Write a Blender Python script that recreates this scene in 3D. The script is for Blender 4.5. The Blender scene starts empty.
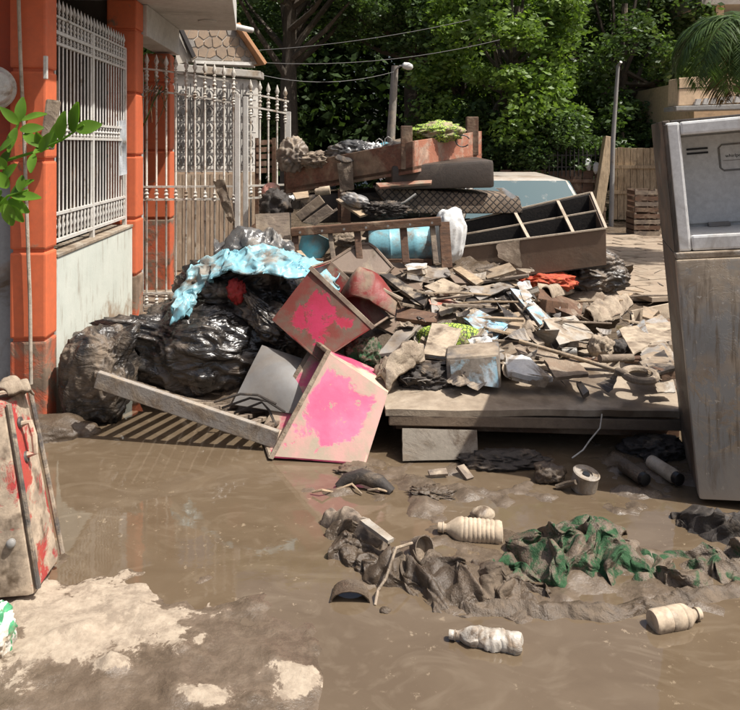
import bpy, bmesh, math, random
import numpy as np
from mathutils import Vector, Matrix, Euler
R = math.radians
random.seed(7); rng = np.random.default_rng(7)
sc = bpy.context.scene
col = sc.collection

# ------------------------------------------------------------------ camera, sky, sun, exposure
H, F = 1.65, 720.0                       # eye height (m), focal length in photo pixels
cd = bpy.data.cameras.new('camera'); cam = bpy.data.objects.new('camera', cd); col.objects.link(cam)
cam.location = (0, 0, H); cam.rotation_euler = (R(90), 0, 0)
cd.sensor_width = 36; cd.lens = F/740*36; cd.shift_y = -(355-146)/740; cd.clip_start = 0.05; cd.clip_end = 600
sc.camera = cam
SUN = Vector((0.47, -0.16, 0.868)).normalized()
w = bpy.data.worlds.new('World'); sc.world = w; w.use_nodes = True
nt = w.node_tree; nt.nodes.clear()
sky = nt.nodes.new('ShaderNodeTexSky'); sky.sky_type = 'NISHITA'; sky.sun_disc = False
sky.sun_elevation = math.asin(SUN.z); sky.sun_rotation = math.atan2(SUN.x, SUN.y)
sky.air_density = 1.0; sky.dust_density = 6.0; sky.ozone_density = .6
bg = nt.nodes.new('ShaderNodeBackground'); bg.inputs[1].default_value = 0.095
wo = nt.nodes.new('ShaderNodeOutputWorld'); nt.links.new(sky.outputs[0], bg.inputs[0]); nt.links.new(bg.outputs[0], wo.inputs[0])
sl = bpy.data.lights.new('sun', 'SUN'); sl.energy = 4.9; sl.angle = R(0.55); sl.color = (1, 0.965, 0.905)
so = bpy.data.objects.new('sun', sl); col.objects.link(so); so.rotation_euler = SUN.to_track_quat('Z', 'Y').to_euler(); so.location = (6, -4, 10)
sc.view_settings.view_transform = 'Standard'; sc.view_settings.look = 'None'; sc.view_settings.gamma = 1
sc.view_settings.exposure = 0.42; sc.view_settings.use_curve_mapping = False
sc.render.engine = 'CYCLES'; sc.cycles.use_denoising = True; sc.cycles.max_bounces = 8; sc.cycles.transparent_max_bounces = 12

# ------------------------------------------------------------------ measuring helpers (photo pixel + real distance -> metres)
def P(px, py, Y): return Vector(((px-370)*Y/F, Y, H-(py-146)*Y/F))
def G(px, py, z=0.0):
    Y = (H-z)*F/(py-146); return P(px, py, Y)
def D(px, py):                                       # distance of the heap's surface
    a = 3.9+(400-py)*0.0115
    t = min(1, max(0, (px-530)/60))
    b = min(6.6, (H-0.33)*F/max(py-146, 120))
    return a*(1-t)+b*t
def S(px, py, o=0.0):
    Y = D(px, py)+o
    if px > 384 and py > 335: Y = max(Y, (H-.283-max(0, 388-py)*.006)*F/(py-146))      # rest on the platform, not above it
    return P(px, py, Y)

# ------------------------------------------------------------------ numpy noise
_perm = np.concatenate([np.random.default_rng(3).permutation(256)]*3)
_g = np.random.default_rng(5).normal(size=(256, 3)); _g /= np.linalg.norm(_g, axis=1)[:, None]
def perlin(p):
    p = np.asarray(p, float); i = np.floor(p).astype(int); f = p-i; i &= 255
    u = f*f*f*(f*(f*6-15)+10); r = 0
    for dx in (0, 1):
        for dy in (0, 1):
            for dz in (0, 1):
                h = _perm[_perm[_perm[(i[:, 0]+dx) & 255]+((i[:, 1]+dy) & 255)]+((i[:, 2]+dz) & 255)]
                d = (_g[h]*(f-np.array([dx, dy, dz]))).sum(1)
                wgt = (u[:, 0] if dx else 1-u[:, 0])*(u[:, 1] if dy else 1-u[:, 1])*(u[:, 2] if dz else 1-u[:, 2])
                r = r+d*wgt
    return r*1.6
def fbm(p, o=4):
    p = np.asarray(p, float); r = 0; a = 1
    for k in range(o): r = r+a*perlin(p*2**k+k*17.3); a *= .5
    return r
def ridged(p, o=3):
    p = np.asarray(p, float); r = 0; a = 1
    for k in range(o): r = r+a*(1-2*np.abs(perlin(p*2**k+k*31.7))); a *= .5
    return r

# ------------------------------------------------------------------ materials
DRY = (0.37, 0.30, 0.222); WET = (0.12, 0.085, 0.056); MUD = (0.225, 0.172, 0.121)
class N:
    def __init__(s, name):
        s.m = bpy.data.materials.new(name); s.m.use_nodes = True; s.t = s.m.node_tree; s.t.nodes.clear()
        s.out = s.n('ShaderNodeOutputMaterial'); s.b = s.n('ShaderNodeBsdfPrincipled'); s.l(s.b.outputs[0], s.out.inputs[0])
    def n(s, t, **k):
        o = s.t.nodes.new(t)
        for a, b in k.items(): setattr(o, a, b)
        return o
    def l(s, a, b): s.t.links.new(a, b)
    def coord(s, scale=(1, 1, 1), rnd=True):
        tc = s.n('ShaderNodeTexCoord'); mp = s.n('ShaderNodeMapping'); mp.inputs['Scale'].default_value = scale
        s.l(tc.outputs['Object'], mp.inputs[0])
        if rnd:
            oi = s.n('ShaderNodeObjectInfo'); m = s.n('ShaderNodeMath', operation='MULTIPLY'); m.inputs[1].default_value = 37.0
            s.l(oi.outputs['Random'], m.inputs[0]); s.l(m.outputs[0], mp.inputs['Location'])
        return mp.outputs[0]
    def noise(s, vec, scale, detail=5, rough=.6, dist=0):
        n = s.n('ShaderNodeTexNoise'); n.inputs['Scale'].default_value = scale; n.inputs['Detail'].default_value = detail
        n.inputs['Roughness'].default_value = rough; n.inputs['Distortion'].default_value = dist; s.l(vec, n.inputs['Vector']); return n.outputs['Fac']
    def ramp(s, fac, a, b, c0=(0, 0, 0), c1=(1, 1, 1)):
        r = s.n('ShaderNodeValToRGB'); e = r.color_ramp.elements
        e[0].position = max(0, min(1, a)); e[1].position = max(0, min(1, b)); e[0].color = (*c0, 1); e[1].color = (*c1, 1); s.l(fac, r.inputs[0]); return r.outputs[0]
    def mix(s, fac, a, b, blend='MIX'):
        m = s.n('ShaderNodeMix', data_type='RGBA', blend_type=blend)
        for k, v in ((0, fac), (6, a), (7, b)):
            if isinstance(v, (int, float)): m.inputs[k].default_value = v
            elif isinstance(v, tuple): m.inputs[k].default_value = (*v, 1)
            else: s.l(v, m.inputs[k])
        return m.outputs[2]
    def bump(s, fac, strength, dist=.01, prev=None):
        b = s.n('ShaderNodeBump'); b.inputs['Strength'].default_value = strength; b.inputs['Distance'].default_value = dist
        s.l(fac, b.inputs['Height'])
        if prev is not None: s.l(prev, b.inputs['Normal'])
        return b.outputs[0]

_mc = {}
def mat(name, c, c2=None, mud=.45, rough=.55, scale=6, mudcol=None, bump=.4, metal=0, grain=None, soft=.06, wet=.35, spec=.5, var=.12, translucent=0):
    """A surface of colour c/c2 with mud smeared over a share `mud` of it."""
    if name in _mc: return _mc[name]
    n = N(name); v = n.coord(); c2 = c2 or tuple(x*.72 for x in c)
    base = n.mix(n.ramp(n.noise(v, scale*.9, 5, .62), .35, .68), c, c2)
    if grain:                                     # stretched grain, axis scales
        vg = n.coord(grain); gr = n.noise(vg, 10, 6, .7, .4)
        base = n.mix(n.ramp(gr, .42, .72), base, tuple(x*.42 for x in c2))
    fine = n.noise(v, scale*9, 6, .7)
    md = n.mix(n.ramp(n.noise(v, scale*1.7, 5, .6), .38, .62), mudcol or DRY, MUD if mudcol is None else tuple(x*.55 for x in mudcol))
    md = n.mix(n.ramp(n.noise(v, scale*.8, 4, .6), .60-wet*.2, .72-wet*.2), md, WET)
    mk = n.noise(v, scale*.75, 7, .66, .5)
    # noise Fac is centred on .5 with sigma about .1
    th = .5+(.5-mud)*.42
    mask = n.ramp(mk, th-soft, th+soft)
    colr = n.mix(mask, base, md)
    colr = n.mix(n.ramp(fine, .35, .7), colr, n.mix(var*2.2, colr, (.08, .06, .045)))
    n.l(colr, n.b.inputs['Base Color'])
    rr = n.mix(mask, (rough,)*3, n.mix(n.ramp(n.noise(v, scale*.8, 4, .6), .60-wet*.2, .72-wet*.2), (.85,)*3, (.38,)*3))
    n.l(rr, n.b.inputs['Roughness']); n.b.inputs['Metallic'].default_value = 0
    if metal: n.l(n.mix(mask, (metal,)*3, (0, 0, 0)), n.b.inputs['Metallic'])
    n.b.inputs['Specular IOR Level'].default_value = spec
    bb = n.bump(fine, bump, .006); bb = n.bump(mask, bump, .004, bb)
    if grain: bb = n.bump(gr, bump, .004, bb)
    if 'bag' in name:                           # crinkles of thin plastic
        vc = n.coord((1, 1, 2.2)); bb = n.bump(n.noise(vc, 7, 2, .5, 2.5), .45, .03, bb); bb = n.bump(n.noise(vc, 24, 2, .5, 1.5), .20, .010, bb)
    n.l(bb, n.b.inputs['Normal'])
    _mc[name] = n.m; return n.m
def plain(name, c, rough=.5, metal=0, em=None, ns=30, var=.25):
    if name in _mc: return _mc[name]
    n = N(name); v = n.coord(); n.l(n.mix(n.ramp(n.noise(v, ns, 4), .3, .75), c, tuple(x*(1-var) for x in c)), n.b.inputs['Base Color'])
    n.b.inputs['Roughness'].default_value = rough; n.b.inputs['Metallic'].default_value = metal
    _mc[name] = n.m; return n.m

mWood = mat('wood_muddy', (.17, .085, .045), (.10, .05, .028), .34, .6, 5, grain=(1, 6, 6), mudcol=(.30, .21, .14))
mWoodRed = mat('wood_red_shaded', (.25, .105, .06), (.17, .065, .04), .46, .55, 5, mudcol=(.34, .23, .15), grain=(1, 5, 5))  # box wood darkened in colour for its shaded long side
mWoodGrey = mat('wood_grey', (.26, .20, .15), (.17, .13, .10), .45, .75, 6, grain=(1, 7, 7))
mWoodPale = mat('wood_pale', (.50, .37, .24), (.36, .26, .16), .4, .7, 6, grain=(1, 7, 7))
mBoardBrown = mat('board_brown', (.165, .11, .075), (.12, .078, .052), .35, .6, 3, mudcol=(.21, .15, .105), bump=.2)
mDarkIn = mat('shade_black_board', (.010, .008, .007), (.006, .005, .005), .08, .8, 5, mudcol=(.05, .038, .03))  # near-black, puts the shade inside the cabinet into the colour
mMudAll = mat('caked_mud', (.24, .17, .115), (.16, .11, .072), .55, .8, 5, bump=.8, wet=.5)
mMudWet = mat('wet_mud', (.105, .076, .050), (.07, .05, .034), .45, .28, 6, mudcol=(.165, .122, .083), bump=1.0, wet=.6)
mRag = mat('muddy_cloth', (.22, .165, .12), (.13, .10, .075), .5, .85, 9, bump=.7)
mRagPale = mat('pale_muddy_cloth', (.42, .34, .25), (.30, .23, .17), .5, .85, 9, bump=.7)
mRagDark = mat('dark_muddy_cloth', (.036, .029, .024), (.02, .016, .014), .34, .7, 8, mudcol=(.18, .135, .095), bump=.6)
mBag = mat('black_bag_plastic', (.014, .014, .014), (.024, .022, .021), .42, .30, 5, mudcol=(.26, .20, .145), bump=.25, soft=.09, spec=.7)
mBagClean = mat('black_bag_shiny', (.012, .012, .012), (.020, .019, .018), .30, .28, 5, mudcol=(.20, .155, .115), bump=.22, soft=.10, spec=.8)
mBagMud = mat('black_bag_caked', (.013, .013, .013), (.022, .02, .019), .44, .30, 4, mudcol=(.25, .19, .135), bump=.4, soft=.08)
mPaper = mat('muddy_paper', (.46, .42, .36), (.30, .27, .23), .52, .75, 9, bump=.3)
mPaperWhite = mat('white_paper', (.62, .61, .58), (.42, .45, .48), .42, .6, 8, bump=.2)
mPaperBlue = mat('blue_print', (.55, .62, .68), (.12, .38, .55), .42, .45, 14, bump=.2)
mPaperRed = mat('red_print', (.60, .40, .32), (.55, .10, .06), .50, .55, 14, bump=.2)
mPaperGrey = mat('grey_paper', (.30, .27, .24), (.20, .18, .16), .45, .5, 8, bump=.3)
mCard = mat('cardboard', (.36, .27, .18), (.26, .19, .125), .5, .85, 7, bump=.3)
mCardPale = mat('pale_card', (.50, .41, .30), (.38, .30, .215), .5, .85, 7, bump=.3)
mBlackBook = mat('dark_cover', (.035, .03, .028), (.06, .05, .045), .38, .4, 8, bump=.3)
mCyan = mat('cyan_plastic', (.26, .53, .61), (.18, .43, .52), .36, .35, 7, mudcol=(.30, .28, .24), bump=.25, soft=.08)
mCyanDark = mat('cyan_drum', (.10, .42, .52), (.07, .30, .40), .22, .35, 5, mudcol=(.24, .22, .18), bump=.15, soft=.12)
mFilm = mat('grey_film', (.10, .10, .10), (.05, .05, .05), .35, .18, 8, mudcol=(.30, .27, .23), bump=.3)
mWhiteCloth = mat('white_sheet', (.74, .74, .72), (.60, .62, .62), .14, .6, 8, mudcol=(.45, .38, .30), bump=.2)
mRedCloth = mat('red_gold_cloth', (.46, .035, .02), (.50, .12, .03), .12, .7, 40, bump=.5)
mPink = mat('pink_plastic', (.60, .07, .16), (.55, .09, .18), .62, .38, 2.4, mudcol=(.60, .46, .34), bump=.2, soft=.03, wet=.12)
mPinkDull = mat('pink_red_plastic', (.50, .03, .09), (.34, .025, .03), .46, .42, 4.5, mudcol=(.24, .17, .12), bump=.25, soft=.04)
mRedDark = mat('dark_red_plastic', (.22, .022, .018), (.16, .02, .015), .45, .45, 5, mudcol=(.26, .18, .125), bump=.25)
mRedPaint = mat('red_case', (.42, .035, .05), (.44, .08, .05), .62, .45, 8.5, mudcol=(.52, .41, .30), bump=.3, soft=.03, wet=.3)
mSteel = mat('muddy_steel', (.46, .46, .45), (.38, .38, .37), .40, .28, 2.2, mudcol=(.38, .34, .28), bump=.2, metal=.35, soft=.14, wet=.05)
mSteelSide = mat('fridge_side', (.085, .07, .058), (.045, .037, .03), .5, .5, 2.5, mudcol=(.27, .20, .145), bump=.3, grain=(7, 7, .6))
def fridge_door():
    n = N('fridge_door'); v = n.coord((1, 1, 1), False); vd = n.coord((9, 9, .8), False); tc = n.n('ShaderNodeTexCoord'); sp = n.n('ShaderNodeSeparateXYZ'); n.l(tc.outputs['Object'], sp.inputs[0])
    base = n.mix(n.ramp(n.noise(v, 3, 5), .35, .65), (.34, .335, .32), (.26, .255, .24))
    a = n.n('ShaderNodeMath', operation='MULTIPLY_ADD'); n.l(n.noise(v, 4, 7, .7, .6), a.inputs[0]); a.inputs[1].default_value = 1.1; n.l(sp.outputs['Z'], a.inputs[2])
    smear = n.ramp(n.noise(v, 5.5, 8, .74, 1.2), .49, .54); tan_ = n.mix(n.ramp(n.noise(v, 14, 5), .4, .65), (.44, .36, .27), (.33, .26, .19))
    up = n.n('ShaderNodeMapRange'); n.l(a.outputs[0], up.inputs[0]); up.inputs[1].default_value = 1.42; up.inputs[2].default_value = 1.60      # tide mark below the top of the door
    c = n.mix(n.mix(.0, n.mix(1.0, smear, n.ramp(n.noise(v, 1.8, 3), .40, .52), 'MULTIPLY'), (0, 0, 0)), base, tan_); c = n.mix(up.outputs[0], c, tan_)
    drip = n.ramp(n.noise(vd, 3, 6, .7), .52, .64); c = n.mix(drip, c, (.20, .155, .11))
    lo = n.n('ShaderNodeMapRange'); n.l(a.outputs[0], lo.inputs[0]); lo.inputs[1].default_value = .86; lo.inputs[2].default_value = .62; c = n.mix(lo.outputs[0], c, (.40, .36, .31))
    c = n.mix(n.ramp(n.noise(v, 38, 3, .6), .66, .70), c, (.52, .47, .40))
    n.l(c, n.b.inputs['Base Color']); n.l(n.ramp(n.noise(v, 4, 5), .4, .6, (.30,)*3, (.6,)*3), n.b.inputs['Roughness']); n.b.inputs['Metallic'].default_value = .15
    n.l(n.bump(n.noise(v, 2.2, 3), .25, .03, n.bump(smear, .3, .003)), n.b.inputs['Normal']); return n.m
mDoor = fridge_door()
mLiner = mat('white_liner', (.86, .86, .84), (.80, .80, .78), .20, .35, 4, mudcol=(.42, .36, .29), bump=.08, soft=.12, wet=.0)
mLinerGrey = mat('grey_liner', (.80, .80, .78), (.74, .74, .72), .16, .4, 4, mudcol=(.38, .34, .29), bump=.08, soft=.14, wet=.0)
mBlack = plain('black_plastic', (.012, .012, .012), .4)
mRubber = mat('muddy_rubber', (.02, .019, .018), (.03, .027, .025), .4, .6, 6)
mGreyPl = mat('grey_plastic', (.30, .29, .28), (.22, .21, .20), .42, .35, 3, bump=.15, soft=.1)
mTrayGrey = mat('brown_tray', (.20, .145, .105), (.16, .11, .08), .4, .5, 4, bump=.25)
mLime = None
mOrange = mat('orange_paint', (.66, .15, .058), (.58, .125, .05), .20, .6, 2.6, mudcol=(.34, .23, .15), bump=.12, soft=.03, wet=.1, var=.08)
mOrangeMud = mat('orange_paint_muddy', (.62, .13, .05), (.52, .10, .042), .50, .65, 3.2, mudcol=(.30, .21, .145), bump=.4, soft=.05, wet=.35)
mOrangeDim = mat('orange_wall_dim', (.42, .065, .022), (.36, .055, .02), .08, .65, 2.5, mudcol=(.30, .2, .14), bump=.1)  # the pillars' orange dimmed in the colour itself for the porch wall
mWhitePaint = mat('white_iron', (.66, .64, .60), (.56, .53, .48), .17, .45, 14, mudcol=(.33, .25, .17), bump=.15, wet=.1)
mWhiteDirty = mat('dirty_white_iron', (.60, .57, .51), (.46, .42, .36), .32, .5, 16, mudcol=(.30, .22, .15), bump=.2, wet=.25)
mPlaster = None
mSlab = mat('white_render', (.62, .60, .56), (.56, .54, .50), .12, .8, 2, mudcol=(.42, .38, .32), bump=.1, soft=.15, wet=0)
mGreyWall = mat('grey_wall', (.34, .36, .37), (.28, .30, .31), .25, .8, 2.5, mudcol=(.30, .25, .2), bump=.15)
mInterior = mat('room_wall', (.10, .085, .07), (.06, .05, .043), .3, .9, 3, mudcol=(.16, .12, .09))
mIron = plain('dark_iron', (.035, .03, .028), .55)
mSteelPole = mat('pole_steel', (.30, .29, .27), (.22, .21, .2), .25, .5, 3, bump=.1)
mStoneA = mat('gable_stone', (.34, .24, .16), (.25, .19, .14), .2, .85, 5, bump=.5)
mStoneB = mat('gable_stone_grey', (.26, .24, .215), (.19, .175, .16), .2, .85, 5, bump=.5)
mMortar = mat('mortar', (.55, .50, .43), None, .1, .9, 8)
mCoping = mat('coping_tile', (.55, .30, .15), (.44, .22, .11), .15, .8, 6)
mPaver = mat('paver', (.36, .28, .20), (.28, .21, .15), .45, .7, 3, bump=.4, wet=.3)
mBamboo = mat('reed_board', (.62, .47, .30), (.50, .36, .22), .18, .8, 5, grain=(5, 5, .5), mudcol=(.36, .26, .17), bump=.3)
mCarPaint = mat('car_paint', (.50, .46, .40), (.42, .38, .33), .45, .3, 3, bump=.1, soft=.12)
mBeige = mat('beige_render', (.78, .57, .37), (.70, .50, .32), .15, .85, 1.5, bump=.1)
mConc = mat('slab_concrete', (.42, .35, .27), (.33, .27, .2), .55, .8, 2.5, bump=.5, wet=.30)
mBark = mat('bark', (.11, .085, .062), (.07, .055, .042), .2, .9, 4, grain=(5, 5, 1), bump=.8)
mBottle = mat('muddy_bottle', (.56, .47, .36), (.48, .39, .29), .65, .4, 7, mudcol=(.58, .46, .33), bump=.2, wet=.1)
mBottleClear = mat('crinkled_bottle', (.56, .52, .46), (.42, .38, .32), .45, .22, 14, mudcol=(.36, .27, .19), bump=.3)

def lime_mat():
    n = N('lime_print'); v = n.coord()
    vo = n.n('ShaderNodeTexVoronoi', feature='DISTANCE_TO_EDGE'); vo.inputs['Scale'].default_value = 38; n.l(v, vo.inputs['Vector'])
    base = n.mix(n.ramp(vo.outputs['Distance'], .07, .11), (.035, .05, .02), (.32, .44, .06))
    mk = n.ramp(n.noise(v, 6, 6, .65), .52, .60); n.l(n.mix(mk, base, (.30, .24, .15)), n.b.inputs['Base Color']); n.b.inputs['Roughness'].default_value = .8
    n.l(n.bump(n.noise(v, 40, 3), .3, .005), n.b.inputs['Normal']); return n.m
mLime = lime_mat()
def plaster_mat():
    n = N('pale_green_plaster'); v = n.coord((1, 1, 1), False); vs = n.coord((5, 5, .7), False)
    base = n.mix(n.ramp(n.noise(v, 3, 5), .3, .7), (.60, .62, .55), (.50, .53, .47))
    base = n.mix(n.ramp(n.noise(vs, 4, 7, .7), .54, .72), base, (.30, .25, .19))
    tc = n.n('ShaderNodeTexCoord'); sp = n.n('ShaderNodeSeparateXYZ'); n.l(tc.outputs['Object'], sp.inputs[0])
    a = n.n('ShaderNodeMath', operation='MULTIPLY_ADD'); n.l(n.noise(v, 5, 6, .65), a.inputs[0]); a.inputs[1].default_value = 1.2; n.l(sp.outputs['Z'], a.inputs[2])
    base = n.mix(n.ramp(a.outputs[0], .78, 1.02), (.30, .225, .155), base)      # flood mud caked along the foot of the wall
    n.l(base, n.b.inputs['Base Color']); n.b.inputs['Roughness'].default_value = .85
    n.l(n.bump(n.noise(v, 25, 6, .7), .25, .006), n.b.inputs['Normal']); return n.m
mPlaster = plaster_mat()
def wicker_mat():
    n = N('quilted_brown'); v = n.coord((1, 1, 1), False)
    def wave(rot):
        mp = n.n('ShaderNodeMapping'); mp.inputs['Rotation'].default_value = (0, rot, 0); n.l(v, mp.inputs[0])
        wv = n.n('ShaderNodeTexWave'); wv.inputs['Scale'].default_value = 7; wv.inputs['Distortion'].default_value = .6; n.l(mp.outputs[0], wv.inputs['Vector']); return n.ramp(wv.outputs['Fac'], .04, .16)
    k = n.mix(1.0, wave(R(45)), wave(R(-45)), 'MULTIPLY')
    base = n.mix(n.ramp(n.noise(v, 4, 5), .4, .65), (.085, .062, .045), (.19, .135, .09))
    n.l(n.mix(k, (.03, .022, .017), base), n.b.inputs['Base Color']); n.b.inputs['Roughness'].default_value = .7
    n.l(n.bump(k, .8, .012), n.b.inputs['Normal']); return n.m
mWicker = wicker_mat()
def patch_mat(name, paint, paint2, mudc, mudc2, scale, lo):
    n = N(name); v = n.coord((1, 1, 1), False); at = n.n('ShaderNodeAttribute', attribute_name='edge')
    a = n.n('ShaderNodeMath', operation='MULTIPLY_ADD'); n.l(n.noise(v, scale, 7, .66, .5), a.inputs[0]); a.inputs[1].default_value = -1.15; n.l(at.outputs['Fac'], a.inputs[2])
    mk = n.ramp(a.outputs[0], 0, 1); 
    b = n.n('ShaderNodeMapRange', interpolation_type='SMOOTHSTEP'); n.l(a.outputs[0], b.inputs[0]); b.inputs[1].default_value = lo-.035; b.inputs[2].default_value = lo+.035
    c = n.mix(n.ramp(n.noise(v, 5, 4), .4, .6), paint, paint2); c = n.mix(n.ramp(n.noise(v, 17, 6, .7), .60, .66), c, mudc)
    md = n.mix(n.ramp(n.noise(v, 7, 6, .65), .42, .6), mudc, mudc2); col_ = n.mix(b.outputs[0], md, c)
    n.l(col_, n.b.inputs['Base Color']); n.l(n.mix(b.outputs[0], (.75,)*3, (.4,)*3), n.b.inputs['Roughness'])
    n.l(n.bump(b.outputs[0], .25, -.003, n.bump(n.noise(v, 40, 5), .25, .004)), n.b.inputs['Normal']); return n.m
mPinkFace = patch_mat('pink_face', (.70, .13, .24), (.72, .19, .30), (.40, .32, .24), (.54, .31, .27), 4, -.395)
mRedFace = patch_mat('red_face', (.42, .035, .085), (.34, .03, .05), (.13, .085, .06), (.17, .035, .025), 7, -.335)
def green_mat():
    n = N('green_towel'); v = n.coord((1, 1, 1), False)
    g = n.mix(n.noise(v, 60, 4), (.014, .052, .018), (.032, .095, .036))
    mk = n.ramp(n.noise(v, 8.5, 8, .7, .5), .455, .53)
    md = n.mix(n.ramp(n.noise(v, 14, 5), .35, .7), (.095, .070, .048), (.19, .142, .10))
    n.l(n.mix(mk, g, md), n.b.inputs['Base Color']); n.l(n.mix(mk, (.9,)*3, (.42,)*3), n.b.inputs['Roughness'])
    b = n.bump(n.noise(v, 150, 3), .8, .006); n.l(n.bump(n.noise(v, 26, 6, .7), .8, .014, b), n.b.inputs['Normal']); return n.m
mGreen = green_mat()
def leaf_mat(name, a, b, tr=.35, ro=.45, sp=.35):
    n = N(name); v = n.coord((1, 1, 1))
    g = n.n('ShaderNodeNewGeometry'); c = n.mix(n.ramp(n.noise(v, 1.1, 3), .36, .64), a, b)
    c = n.mix(n.ramp(n.noise(v, 9, 2), .3, .7), c, tuple(x*.55 for x in a))
    n.l(c, n.b.inputs['Base Color']); n.b.inputs['Roughness'].default_value = ro; n.b.inputs['Specular IOR Level'].default_value = sp
    t = n.n('ShaderNodeBsdfTranslucent'); n.l(n.mix(1, c, (1.5, 1.6, .7), 'MULTIPLY'), t.inputs[0])
    ms = n.n('ShaderNodeMixShader'); ms.inputs[0].default_value = tr; n.l(n.b.outputs[0], ms.inputs[1]); n.l(t.outputs[0], ms.inputs[2]); n.l(ms.outputs[0], n.out.inputs[0]); return n.m
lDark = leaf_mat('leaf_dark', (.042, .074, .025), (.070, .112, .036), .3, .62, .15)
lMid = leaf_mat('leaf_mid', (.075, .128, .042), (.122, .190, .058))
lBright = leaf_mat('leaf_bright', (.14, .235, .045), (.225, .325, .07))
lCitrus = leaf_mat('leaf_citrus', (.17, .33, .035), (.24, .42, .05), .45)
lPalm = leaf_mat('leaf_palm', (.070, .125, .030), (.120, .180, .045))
lDead = leaf_mat('leaf_dead', (.20, .14, .07), (.28, .20, .10), .2)
def glass_mat(name, c, rough=.08):
    n = N(name); v = n.coord(); n.l(n.mix(n.ramp(n.noise(v, 6, 6), .56, .72), c, (.26, .25, .22)), n.b.inputs['Base Color']); n.l(n.ramp(n.noise(v, 6, 6), .56, .72, (rough,)*3, (.6,)*3), n.b.inputs['Roughness']); n.b.inputs['Specular IOR Level'].default_value = .8; return n.m
mGlass = glass_mat('dusty_glass', (.07, .125, .14))
mGlassDark = plain('dark_window', (.012, .012, .012), .35)

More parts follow.
